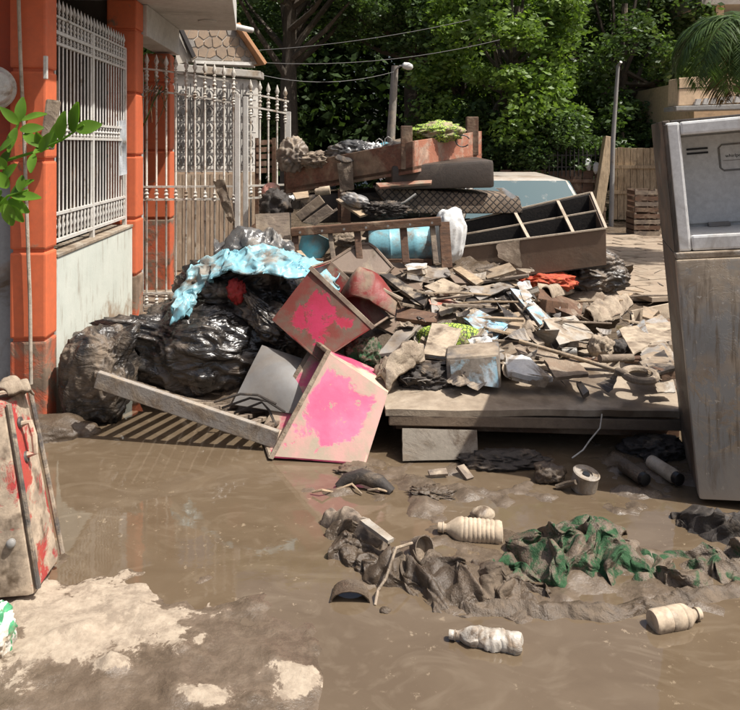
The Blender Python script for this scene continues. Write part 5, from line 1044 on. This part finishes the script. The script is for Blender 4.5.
blob(P(402, 152, 6.3), (.16, .12, .09), .2, .2, seed=82, sub=4).obj('dark_bundle', mRagDark, 'dark bundle beside the corner post in the wooden box', 'bundle', smooth=True)
blob(P(357, 153, 6.5), (.23, .12, .10), .25, .3, seed=83, sub=5).obj('film_bundle', mFilm, 'shiny grey plastic film heaped in the middle of the wooden box', 'plastic film', smooth=True)
blob(P(374, 149, 6.35), (.07, .05, .055), .25, .3, seed=84, sub=4).obj('white_wrapper', mWhiteCloth, 'small white wrapper on the grey film in the box', 'wrapper', smooth=True)
blob(P(385, 148, 6.4), (.07, .06, .05), .2, .2, seed=85, sub=4).obj('blue_cloth', mCyanDark, 'small blue cloth next to the white wrapper in the box', 'cloth', smooth=True)
sheet([P(394, 140, 6.3), P(406, 137, 6.3), P(404, 156, 6.2), P(390, 157, 6.25)], .02, 5, .01).obj('grey_plywood', mWoodGrey, 'small grey panel propped against the box corner post', 'panel', smooth=True)
blob(P(320, 160, 6.55), (.16, .10, .075), .3, .3, seed=86, sub=5).obj('muddy_rag', mRag, 'muddy rag at the left of the wooden box', 'rag', smooth=True)
blob(P(292, 155, 6.6), (.13, .11, .15), .15, .25, 1.5, 2.4, 87, 5).obj('grey_sack', mat('sack_brown', (.20, .16, .125), (.12, .095, .075), .35, .4, 6), 'stiff brown sack perched on the left end of the box', 'sack', smooth=True)
for k, (a, b) in enumerate(((379, 141), (388, 139))):
    p = P(a, b, 6.3); MB().tube([p+Vector((-.03, 0, -.05)), p+Vector((-.025, 0, .0)), p+Vector((0, 0, .02)), p+Vector((.03, 0, 0)), p+Vector((.03, 0, -.05))], .006, 6).obj('wire_handle', mSteelPole, ('left', 'right')[k]+' of two small wire handles above the blue cloth', 'handle', 'wire handles in the box', smooth=True)  # small handle of bent wire
p = P(462, 140, 6.28); MB().tube([p+Vector((.06*math.cos(t), -.05, .05*math.sin(t)-.01)) for t in np.linspace(.4, 5.6, 14)], .006, 6).obj('cord_loop', mBlack, 'black cord loop hanging over the end of the wooden box', 'cord', smooth=True)
strip([P(338, 158, 6.34), P(346, 162, 6.30), P(352, 160, 6.32)], [.05, .06, .05], [.02, .03, .02], 20, 12, .01).obj('strap_top', mRagDark, 'dark cloth strap crossing the rim of the wooden box', 'strap', smooth=True)
sheet([P(337, 163, 6.26), P(352, 161, 6.24), P(354, 190, 6.24), P(340, 192, 6.26)], .02, 8, .03, 8, .04).obj('hanging_cloth', mRag, 'brown cloth hanging down over the side of the wooden box', 'cloth', smooth=True)
MB().beam(P(342, 189, 6.3), P(342, 222, 6.3), .07, .07, (0, 1, 0)).obj('prop_post', mWood, 'dark timber post propping the wooden box above the vent', 'post', bevel=.005)
MB().hexa([P(392, 166, 5.98), P(494, 160, 6.05), P(495, 188, 6.05), P(392, 190, 5.98)]+[p+Vector((-.05, .55, .02)) for p in (P(392, 166, 5.98), P(494, 160, 6.05), P(495, 188, 6.05), P(392, 190, 5.98))]).obj('sofa_cushion', mat('brown_leather', (.055, .041, .032), (.035, .027, .022), .25, .5, 4, mudcol=(.12, .09, .066), soft=.12), 'dark brown boxy cushion between wooden box and quilted mattress', 'cushion', bevel=.03, smooth=True)
MB().hexa([P(372, 186, 6.05), P(520, 196, 6.12), P(524, 214, 6.10), P(392, 214, 6.0)]+[p+Vector((0, .6, .0)) for p in (P(372, 186, 6.05), P(520, 196, 6.12), P(524, 214, 6.10), P(392, 214, 6.0))]).obj('quilted_mattress', mWicker, 'brown diamond quilted mattress under the boxy cushion', 'mattress', bevel=.035, smooth=True)
sheet([P(495, 188, 6.0), P(504, 188, 6.0), P(517, 197, 6.0), P(512, 199, 6.0)], .01, 4, .004).obj('white_strip', mPaperWhite, 'short white strip lying on the quilted mattress end', 'strip', smooth=True)
sheet([P(376, 183, 5.98), P(432, 180, 6.0), P(431, 183, 5.95), P(380, 187, 5.92)], .02, 5, .003).obj('shelf_board', mat('shelf_red', (.36, .17, .11), None, .4, .6, 6), 'thin reddish shelf board sticking out under the wooden box', 'board', smooth=True)
MB().tube([P(376, 206, 5.95), P(392, 207, 5.93), P(405, 202, 5.93), P(416, 194, 5.95)], .010, 7).obj('bent_hoop', mSteelPole, 'bent pale metal hoop below the wooden box', 'hoop', smooth=True)
MB().hexa([P(300, 196, 6.35), P(420, 188, 6.3), P(420, 222, 6.3), P(300, 226, 6.35)]+[p+Vector((0, .5, 0)) for p in (P(300, 196, 6.35), P(420, 188, 6.3), P(420, 222, 6.3), P(300, 226, 6.35))]).obj('dark_cushion', mRagDark, 'dark cushion in the gap below the wooden box', 'cushion', bevel=.05, smooth=True, noise=(.02, 4))
vt = thing('louvre_vent', 'small grey louvred vent panel leaning above the wooden frame', 'vent', P(314, 224, 5.7))
for k, pl in enumerate(([(295, 214), (319, 195), (325, 203), (301, 221)], [(302, 222.5), (327, 204.5), (334, 211), (313, 225)])):
    MB().poly([P(a, b, 5.72-k*.03) for a, b in pl], (.0, .03, .0)).part('slat', mWoodGrey, vt, bevel=.006)
MB().beam(P(314, 225, 5.66), P(337, 209, 5.66), .02, .02).part('edge_rail', mWoodGrey, vt)
jr = thing('small_jar', 'small pale jar lying below the left end of the wooden box', 'jar', P(322, 196, 5.95))
a, b = P(315, 192, 5.9), P(330, 190, 5.9); L = (b-a).length; MB().lathe([(.02, 0), (.028, .01), (.028, .03), (.036, .04), (.036, L)], a, b-a, 14).part('body', mBottle, jr, smooth=True)
flat('curved_board', mWoodPale, 'pale curved board sloping right of the louvred vent', 'board', [(336, 199), (346, 197), (376, 212), (360, 216)], .02, -.35, .004)
blob(P(356, 201, 5.78), (.12, .06, .055), .2, .2, seed=91, sub=4, rot=(0, .35, 0)).obj('grey_shoe', mat('shoe_grey', (.25, .24, .235), (.08, .08, .08), .3, .4, 8), 'grey and black shoe lying above the wooden frame', 'shoe', smooth=True)
blob(P(385, 210, 5.75), (.17, .08, .06), .25, .35, 2, 5, 92, 5).obj('netting', mRagDark, 'black muddy netting above the wooden frame rail', 'netting', smooth=True)
sheet([P(255, 214, 5.85), P(289, 212, 5.85), P(291, 248, 5.75), P(257, 246, 5.75)], .03, 6, .012, 4, .03).obj('grey_board', mWoodGrey, 'weathered grey board standing left of the wooden frame', 'board', smooth=True)
sheet([P(236, 240, 5.95), P(256, 222, 5.95), P(256, 247, 5.85), P(228, 256, 5.9)], .02, 5, .01).obj('dark_plywood', mWood, 'dark triangular panel end left of the weathered board', 'panel', smooth=True)
blob(P(275, 205, 6.2), (.12, .10, .12), .3, .3, seed=94, sub=4).obj('dark_bundle', mRagDark, 'dark bundle between gate and louvred vent', 'bundle', smooth=True)
flat('small_offcut', mWoodPale, 'small tan offcut left of the pale jar', 'wood strip', [(293, 193), (308, 191), (309, 197), (296, 199)], .02, -.05, .004)
blob(P(271, 192, 6.6), (.085, .07, .085), .1, .05, seed=95, sub=4).obj('pink_ball', mat('pink_ball', (.62, .30, .24), None, .3, .5, 5), 'muddy pink ball behind the narrow gate leaf', 'ball', smooth=True)
blob(P(285, 202, 6.35), (.11, .06, .03), .2, .2, seed=96, sub=4, rot=(0, -.5, 0)).obj('white_slipper', mWhiteCloth, 'white slipper standing by the left end of the box', 'slipper', smooth=True)
MB().beam(P(298, 252, 5.35), P(318, 274, 5.2), .045, .03).obj('wood_stick', mWoodPale, 'pale stick leaning at the left foot of the wooden frame', 'stick', bevel=.003)

# ================================================================== THE FRIDGE
fx = thing('fridge', 'muddy grey fridge with its freezer open, leaning left beside the heap', 'fridge', G(701, 505))
Wf, Df, Hf = .72, .64, 1.795; t_ = .035
Mf = Matrix.Translation(G(701, 505)+Vector((0, 0, -.02))) @ Matrix.Rotation(R(-5.4), 4, 'Y') @ Matrix.Rotation(R(-16.5), 4, 'Z') @ Matrix.Rotation(R(-1.5), 4, 'X')
def fb(x0, x1, y0, y1, z0, z1, nm, m, parent=fx, bevel=.006, **k):
    p = [Mf @ Vector(c_) for c_ in ((x0, y0, z0), (x1, y0, z0), (x1, y1, z0), (x0, y1, z0), (x0, y0, z1), (x1, y0, z1), (x1, y1, z1), (x0, y1, z1))]
    return MB().hexa(p).part(nm, m, parent, bevel=bevel, **k)
zs = 1.165
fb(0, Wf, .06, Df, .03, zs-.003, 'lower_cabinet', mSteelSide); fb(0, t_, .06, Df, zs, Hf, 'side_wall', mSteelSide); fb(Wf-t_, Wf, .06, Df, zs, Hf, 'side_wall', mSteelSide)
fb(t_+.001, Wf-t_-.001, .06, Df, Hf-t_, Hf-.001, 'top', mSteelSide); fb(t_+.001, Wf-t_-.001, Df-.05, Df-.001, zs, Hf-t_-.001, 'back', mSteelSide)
# freezer liner, standing a little proud of the cabinet front
ln = fb(t_+.002, Wf-t_-.002, .40, .415, zs+.02, Hf-t_-.003, 'freezer_liner', mLinerGrey)
fb(.012, .075, .045, .40, zs+.012, Hf-.012, 'liner_side', mLiner, ln, .012); fb(Wf-.075, Wf-.012, .045, .40, zs+.012, Hf-.012, 'liner_side', mLiner, ln, .012)
fb(.0755, Wf-.0755, .045, .40, Hf-.075, Hf-.0125, 'liner_top', mLiner, ln, .012); fb(.0755, Wf-.0755, .045, .40, zs+.0125, zs+.085, 'liner_floor', mLiner, ln, .012)
fb(.10, Wf-.10, .385, .399, zs+.10, Hf-.085, 'back_panel', mLinerGrey, ln, .004)
for k in range(2): fb(.135, .235, .380, .3848, Hf-.155-k*.022, Hf-.145-k*.022, 'vent_slot', mBlack, ln, 0)
pl = [(.285, Hf-.255), (.285, Hf-.155), (.30, Hf-.14), (.46, Hf-.14), (.475, Hf-.155), (.475, Hf-.255), (.46, Hf-.27), (.30, Hf-.27), (.285, Hf-.255)]
MB().tube([Mf @ Vector((a, .383, b)) for a, b in pl], .005, 6).part('label_rim', mat('rim_grey', (.26, .26, .25), None, .2, .4, 8), ln)
tx = bpy.data.curves.new('maker_text', 'FONT'); tx.body = 'whirlpool'; tx.size = .024; tx.extrude = .0006; tx.materials.append(mBlack)
to = bpy.data.objects.new('maker_text', tx); col.objects.link(to); bpy.context.view_layer.update()
tme = bpy.data.meshes.new_from_object(to.evaluated_get(bpy.context.evaluated_depsgraph_get())); bpy.data.objects.remove(to); tme.materials.clear(); tme.materials.append(mBlack)
to = link('maker_text', tme, ln)
to.matrix_local = Matrix.Translation(-ORG[fx.name]) @ Mf @ Matrix.Translation((.312, .3838, Hf-.205)) @ Matrix.Rotation(R(90), 4, 'X')
fb(.30, .46, .3828, .3846, Hf-.222, Hf-.2195, 'underline', mGreyPl, ln, 0)
fb(.20, .30, .34, .384, zs+.0855, zs+.105, 'floor_vent', mGreyPl, ln, .003)
# lower door
dr_ = fb(-.004, Wf+.004, -.004, .056, .045, zs-.02, 'door', mDoor, fx, .014, smooth=True)
fb(.003, Wf-.003, .057, .0605, .05, zs-.03, 'door_seal', mBlack, dr_, 0); fb(.0, Wf, .012, .10, zs-.018, zs+.010, 'divider_strip', mat('strip_mud', (.42, .37, .31), None, .6, .7, 8), fx, .006)
fb(.004, .020, .03, .058, .06, Hf-.02, 'trim_strip', mSteelSide, fx, .003)
for a in (.08, Wf-.08): fb(a-.03, a+.03, .10, .16, -.01, .028, 'foot', mBlack)

# ================================================================== FOREGROUND
# --- red case at the left edge
BLp, BRp, TLp, TRp = G(34, 610), G(61, 570), P(3, 402, 2.62), P(27, 388, 2.90); ex = Vector((-.46, -.06, .0))
cs = thing('hard_case', 'red hard case caked with pale mud, standing at the left edge', 'case', G(30, 612))
BLp.z = BRp.z = .045
MB().hexa([TLp, TRp, BRp, BLp]+[p+ex for p in (TLp, TRp, BRp, BLp)]).part('shell', mRedPaint, cs, bevel=.022, smooth=True, noise=(.004, 5))
nrm = (TRp-TLp).cross(BLp-TLp).normalized(); nrm = nrm if nrm.x > 0 else -nrm
def fpt(u, v): return (TLp*(1-u)+TRp*u)*(1-v)+(BLp*(1-u)+BRp*u)*v+nrm*.012
mSeam = mat('case_trim', (.10, .09, .085), (.06, .055, .05), .5, .5, 9)
MB().tube([fpt(.06, .02), fpt(.06, .5), fpt(.06, .97)], .010, 8).part('edge_trim', mSeam, cs, smooth=True); MB().tube([fpt(.97, .02), fpt(.99, .5), fpt(.97, .97)], .010, 8).part('edge_trim', mSeam, cs, smooth=True)
MB().tube([fpt(.42, .16), fpt(.42, .16)+nrm*.028, fpt(.42, .24)+nrm*.034, fpt(.42, .33)+nrm*.028, fpt(.42, .33)], .012, 8).part('handle', mRedPaint, cs, smooth=True)
for v_ in (.15, .34): MB().lathe([(.022, 0), (.02, .008)], fpt(.42, v_)-nrm*.008, nrm, 12).part('handle_plate', mSeam, cs, smooth=True)
p = BLp.lerp(TLp, .28)+ex*.10; fn = ex.cross(TLp-BLp).normalized(); fn = fn if fn.y < 0 else -fn
MB().lathe([(.016, -.004), (.016, .006), (.010, .012), (.003, .013)], p+fn*.004, fn, 14).part('stud', mSteelPole, cs, smooth=True)
for p in (BLp+Vector((-.05, .06, -.02)), BRp+Vector((-.06, -.02, -.02)), BLp+ex*.9+Vector((0, .06, -.02))): MB().lathe([(.022, -.02), (.03, -.012), (.03, .012), (.022, .02)], p, (1, .3, 0), 14).part('castor', mRubber, cs, smooth=True)
strip([P(0, 394, 2.66), P(10, 388, 2.74), P(20, 389, 2.80), P(30, 393, 2.86)], [.03, .04, .04, .02], [.02, .035, .03, .015], 30, 12, .015, (14, 14, 14), 7, .003).obj('muddy_rope', mRagPale, 'pale muddy cord bundle lying on top of the red case', 'cord', smooth=True)
def stripe_mat():
    n = N('striped_packaging'); v = n.coord((1, 1, 1), False); wv = n.n('ShaderNodeTexWave'); wv.inputs['Scale'].default_value = 9; wv.inputs['Distortion'].default_value = 3; n.l(v, wv.inputs['Vector'])
    c_ = n.mix(n.ramp(wv.outputs['Fac'], .45, .6), (.66, .64, .58), (.07, .30, .14)); n.l(n.mix(n.ramp(n.noise(v, 12, 5), .52, .62), c_, DRY), n.b.inputs['Base Color']); n.b.inputs['Roughness'].default_value = .4; return n.m
blob(G(-12, 655)+Vector((0, 0, .07)), (.08, .08, .085), .15, .15, seed=101, sub=5, flat=.0).obj('striped_packet', stripe_mat(), 'green and white striped packet on the ground at the left edge', 'packet', smooth=True)
blob(Vector((-1.82, 4.14, .0)), (.24, .14, .10), .15, .03, seed=102, sub=5, flat=-.02).obj('mud_lump', mMudWet, 'mud bank piled around the foot of the front orange pillar', 'mud bank', smooth=True)

# --- sodden cloths in the water
def gp(*a, z=-.01): return [G(px_, py_)+Vector((0, 0, z)) for px_, py_ in a]
strip(gp((336, 532), (350, 545), (372, 560), (402, 572), (440, 582), (485, 590), (520, 600), (560, 602)), [.05, .12, .13, .14, .15, .17, .12, .05], [.03, .09, .08, .07, .07, .07, .04, .02], 320, 110, .055, (8, 4, 5), 111, .008, -.02, True).obj('sodden_cloth', mMudWet, 'long brown sodden cloth sprawling across the water from the left', 'cloth', smooth=True)
strip(gp((500, 572), (530, 570), (562, 562), (590, 556), (620, 566), (655, 572), (700, 572), (750, 566), (790, 560)), [.07, .14, .19, .19, .15, .12, .13, .13, .12], [.04, .09, .12, .11, .06, .06, .08, .08, .07], 300, 110, .075, (3.6, 5.0, 4), 131, .005, -.02, True).obj('green_towel', mGreen, 'dark green towel half buried in mud, right of the brown cloth', 'towel', smooth=True)
strip(gp((556, 528), (575, 524), (600, 528), (622, 538)), [.03, .045, .05, .03], [.03, .05, .06, .03], 80, 30, .025, (8, 8, 8), 141, .004, -.02, True).obj('green_towel_end', mGreen, 'small green cloth end lying behind the green towel', 'cloth', smooth=True)
strip(gp((672, 520), (690, 524), (715, 530), (750, 540), (790, 545)), [.05, .10, .12, .12, .08], [.04, .09, .10, .09, .05], 120, 50, .05, (6, 6, 6), 151, .005, -.02, True).obj('dark_cloth', mRagDark, 'dark wet cloth heaped against the fridge foot', 'cloth', smooth=True)
strip(gp((432, 606), (470, 612), (520, 608), (560, 612), (610, 614), (650, 606), (690, 598), (745, 590)), [.03, .04, .045, .05, .05, .04, .05, .04], [.012, .02, .024, .024, .024, .02, .03, .02], 150, 22, .018, (9, 9, 9), 161, .005, -.02).obj('mud_ridge', mMudWet, 'thin mud ridge along the near edge of the cloths', 'mud ridge', smooth=True)
strip(gp((326, 522), (345, 530), (366, 542), (384, 552)), [.03, .05, .045, .025], [.05, .11, .10, .07], 60, 20, .02, (9, 9, 9), 171, .004, -.02).obj('wood_bark', mWoodGrey, 'grey curled piece of wood on the left end of the brown cloth', 'wood', smooth=True)
sheet([G(360, 520, .12), G(368, 518, .12), G(394, 538, .10), G(388, 541, .10)], .015, 5, .006).obj('white_chip', mPaper, 'white splinter lying on the curled wood', 'splinter', smooth=True)
ct = thing('plastic_cup', 'muddy plastic cup lying open on the brown cloth', 'cup', G(420, 545))
a = G(425, 545, .055)+Vector((0, -.02, .0)); MB().lathe([(.040, 0), (.046, .05), (.048, .052), (.043, .05), (.036, .008)], a+Vector((-.03, .04, -.02)), (.55, -.75, .35), 20).part('body', mRag, ct, smooth=True)
bw = thing('bowl_shard', 'dark broken bowl lying on edge in the water', 'bowl', G(350, 600))
c = G(350, 598)
v = []; f = []
for i in range(9):
    for j in range(6):
        t = math.pi*(i/8); r_b = .075*(1-.12*j/5); v.append(c+Vector((r_b*math.cos(t), .085*j/5-.03, r_b*.62*math.sin(t)-.004)))
for i in range(8):
    for j in range(5): f.append((i*6+j, i*6+j+1, i*6+6+j+1, i*6+6+j))
n0 = len(v); v2 = [c+(p-c)*.9 for p in v]; f += [tuple(k_+n0 for k_ in reversed(q_)) for q_ in f]
for i in range(8): f.append((i*6, i*6+6, n0+i*6+6, n0+i*6)); 
MB().add(v+v2, f).part('shell', mMudWet, bw, smooth=True)
MB().tube([G(375, 605, .0), G(378, 590, .03), G(386, 578, .05), G(392, 560, .10), G(396, 548, .12), G(412, 543, .10)], .0055, 7).obj('pale_rope', mRagPale, 'pale rope running from the cup down into the water', 'rope', smooth=True)
# curved hose piece
MB().tube([G(338, 488, .0), G(346, 480, .03), G(362, 476, .05), G(380, 482, .04), G(392, 492, .0)], [.022, .032, .036, .032, .026], 12).obj('hose_piece', mRagDark, 'dark bent hose piece half sunk in the mud below the pink tub', 'hose', smooth=True, noise=(.008, 12))
for k, (a, b, c_) in enumerate((((336, 490), (352, 484), (362, 494)), ((368, 490), (378, 489), (390, 492)), ((312, 492), (322, 490), (334, 492)))):
    MB().tube([G(*a, .012), G(*b, .03), G(*c_, .008)], [.005, .006, .004], 6).obj('twig', mWoodPale, ('forked twig under the bent hose piece', 'short twig right of the bent hose piece', 'straight twig lying left of the bent hose piece')[k], 'twig', smooth=True)
blob(G(432, 494, .0), (.10, .06, .022), .5, .35, 2.4, 4, 181, 5).obj('mud_lump', mMudWet, 'flat crumbly mud lump in front of the grey block', 'mud lump', smooth=True)
blob(G(352, 472, .0), (.08, .05, .02), .5, .35, 2.4, 4, 182, 4).obj('mud_lump', mMudWet, 'low mud lump below the pink tub corner', 'mud lump', smooth=True)
blob(G(483, 514, .02), (.055, .04, .03), .08, .03, seed=183, sub=4).obj('pebble', mCardPale, 'smooth tan pebble behind the large lying bottle', 'pebble', smooth=True)
blob(G(362, 521, .01), (.035, .02, .015), .2, .1, seed=184, sub=3).obj('pebble', mPaper, 'tiny pale stone near the curled wood', 'pebble', smooth=True)
blob(G(352, 602, .0)+Vector((.12, -.05, 0)), (.022, .015, .012), .2, .1, seed=185, sub=3).obj('pebble', mMudWet, 'tiny dark stone right of the broken bowl', 'pebble', smooth=True)
def bottle(label, a, b, r, ribs, m, mcap, capr=.42, noise=None, group='bottles lying in the water'):
    A_, B_ = G(*a, r*.55), G(*b, r*.55); L = (B_-A_).length; root = thing('bottle', label, 'bottle', G((a[0]+b[0])/2, (a[1]+b[1])/2), group)
    pr = [(r*capr*.9, L*.09), (r*capr*.9, L*.13), (r*.62, L*.20), (r*.93, L*.30), (r, L*.36)]
    for k in range(ribs):
        t = .38+.54*k/ribs; pr += [(r, L*t), (r*.945, L*(t+.022)), (r, L*(t+.045))]
    pr += [(r, L*.95), (r*.9, L*.99), (r*.6, L), (r*.3, L*.985)]
    MB().lathe(pr, A_, B_-A_, 22).part('body', m, root, smooth=True, noise=noise)
    c_ = MB().lathe([(r*capr, 0), (r*capr*1.05, L*.01), (r*capr*1.05, L*.07), (r*capr, L*.075)], A_, B_-A_, 16).part('cap', mcap, root, smooth=True)
    MB().lathe([(r*capr*1.2, L*.078), (r*capr*1.2, L*.092)], A_, B_-A_, 16).part('neck_ring', m, root, smooth=True)
bottle('large ribbed bottle caked in pale mud behind the brown cloth', (438, 527), (503, 533), .050, 8, mBottle, mBottle, .38, (.004, 9))
bottle('crinkled clear bottle floating in front of the brown cloth', (449, 634), (522, 644), .033, 7, mBottleClear, mBottleClear, .42, (.008, 22))
bottle('short pale bottle lying in front of the green towel', (700, 613), (652, 622), .040, 2, mBottle, mBottle, .45, (.002, 9))

# --- citrus branches at the left edge
pt = thing('citrus_shrub', 'bright green leafy citrus branches at the left edge', 'shrub', (-1.30, 2.15, 0))
stem0 = Vector((-1.30, 2.15, 0)); j1 = P(-40, 260, 2.12); j2 = P(-20, 165, 2.10)
MB().tube([stem0, Vector((-1.27, 2.15, .7)), j1, j2], [.018, .014, .011, .008], 8).part('stem', mBark, pt, smooth=True)
brs = [[j2, P(8, 160, 2.08), P(35, 152, 2.06), P(62, 140, 2.04), P(84, 125, 2.02)], [j2, P(0, 150, 2.1), P(16, 130, 2.1), P(22, 112, 2.1)], [j1, P(-10, 215, 2.05), P(8, 196, 2.0), P(28, 190, 1.98)], [j1, P(-14, 205, 2.1), P(0, 180, 2.1), P(6, 165, 2.1)]]
for b in brs: MB().tube(b, list(np.linspace(.006, .0025, len(b))), 6).part('branch', lCitrus, pt, smooth=True)
def leaf(base, tip, wd, curl=.12):
    base = Vector(base); tip = Vector(tip); d = tip-base; L = d.length; d.normalize(); vw = Vector((random.uniform(-.3, .3), -1, random.uniform(.1, .9))).normalized(); sd = d.cross(vw).normalized(); up = sd.cross(d)
    v = []; f = []; n = 7
    for i in range(n+1):
        t = i/n; w_ = wd*(math.sin(math.pi*min(1, t*.92+.04))**.75)*(1-.25*t); c_ = base+d*L*t-up*curl*L*t*t
        v += [c_-sd*w_+up*w_*.28, c_, c_+sd*w_+up*w_*.28]
    for i in range(n):
        for k in (0, 1): a = i*3+k; f.append((a, a+1, a+4, a+3))
    m0 = len(v); v += [p-up*.0012 for p in v]; f += [tuple(x_+m0 for x_ in reversed(q_)) for q_ in f]
    MB().add(v, f).part('leaf', lCitrus, pt, smooth=True)
LV = [((20, 122), (21, 97), 7), ((18, 124), (2, 108), 6), ((22, 120), (44, 112), 6), ((20, 130), (43, 127), 7), ((16, 128), (8, 152), 7), ((24, 134), (40, 145), 7), ((14, 140), (-2, 150), 7), ((60, 140), (62, 112), 8), ((72, 132), (78, 102), 9), ((76, 130), (100, 124), 9), ((52, 148), (56, 122), 7), ((44, 150), (36, 134), 7), ((40, 152), (50, 132), 7), ((34, 154), (30, 172), 6), ((48, 148), (34, 150), 7),
      ((8, 188), (-4, 172), 8), ((10, 196), (28, 178), 8), ((12, 196), (40, 197), 7), ((8, 200), (28, 212), 8), ((6, 204), (12, 226), 8), ((0, 190), (-10, 205), 9), ((4, 180), (14, 164), 8), ((20, 192), (22, 175), 6), ((-2, 196), (6, 214), 8), ((10, 206), (22, 222), 7), ((0, 168), (10, 150), 7), ((6, 168), (-6, 158), 7)]
for a, b, wd in LV:
    Y_ = 2.05+random.uniform(-.06, .04); leaf(P(*a, Y_), P(*b, Y_+random.uniform(-.05, .02)), wd*.9*2.05/F, random.uniform(0, .25))
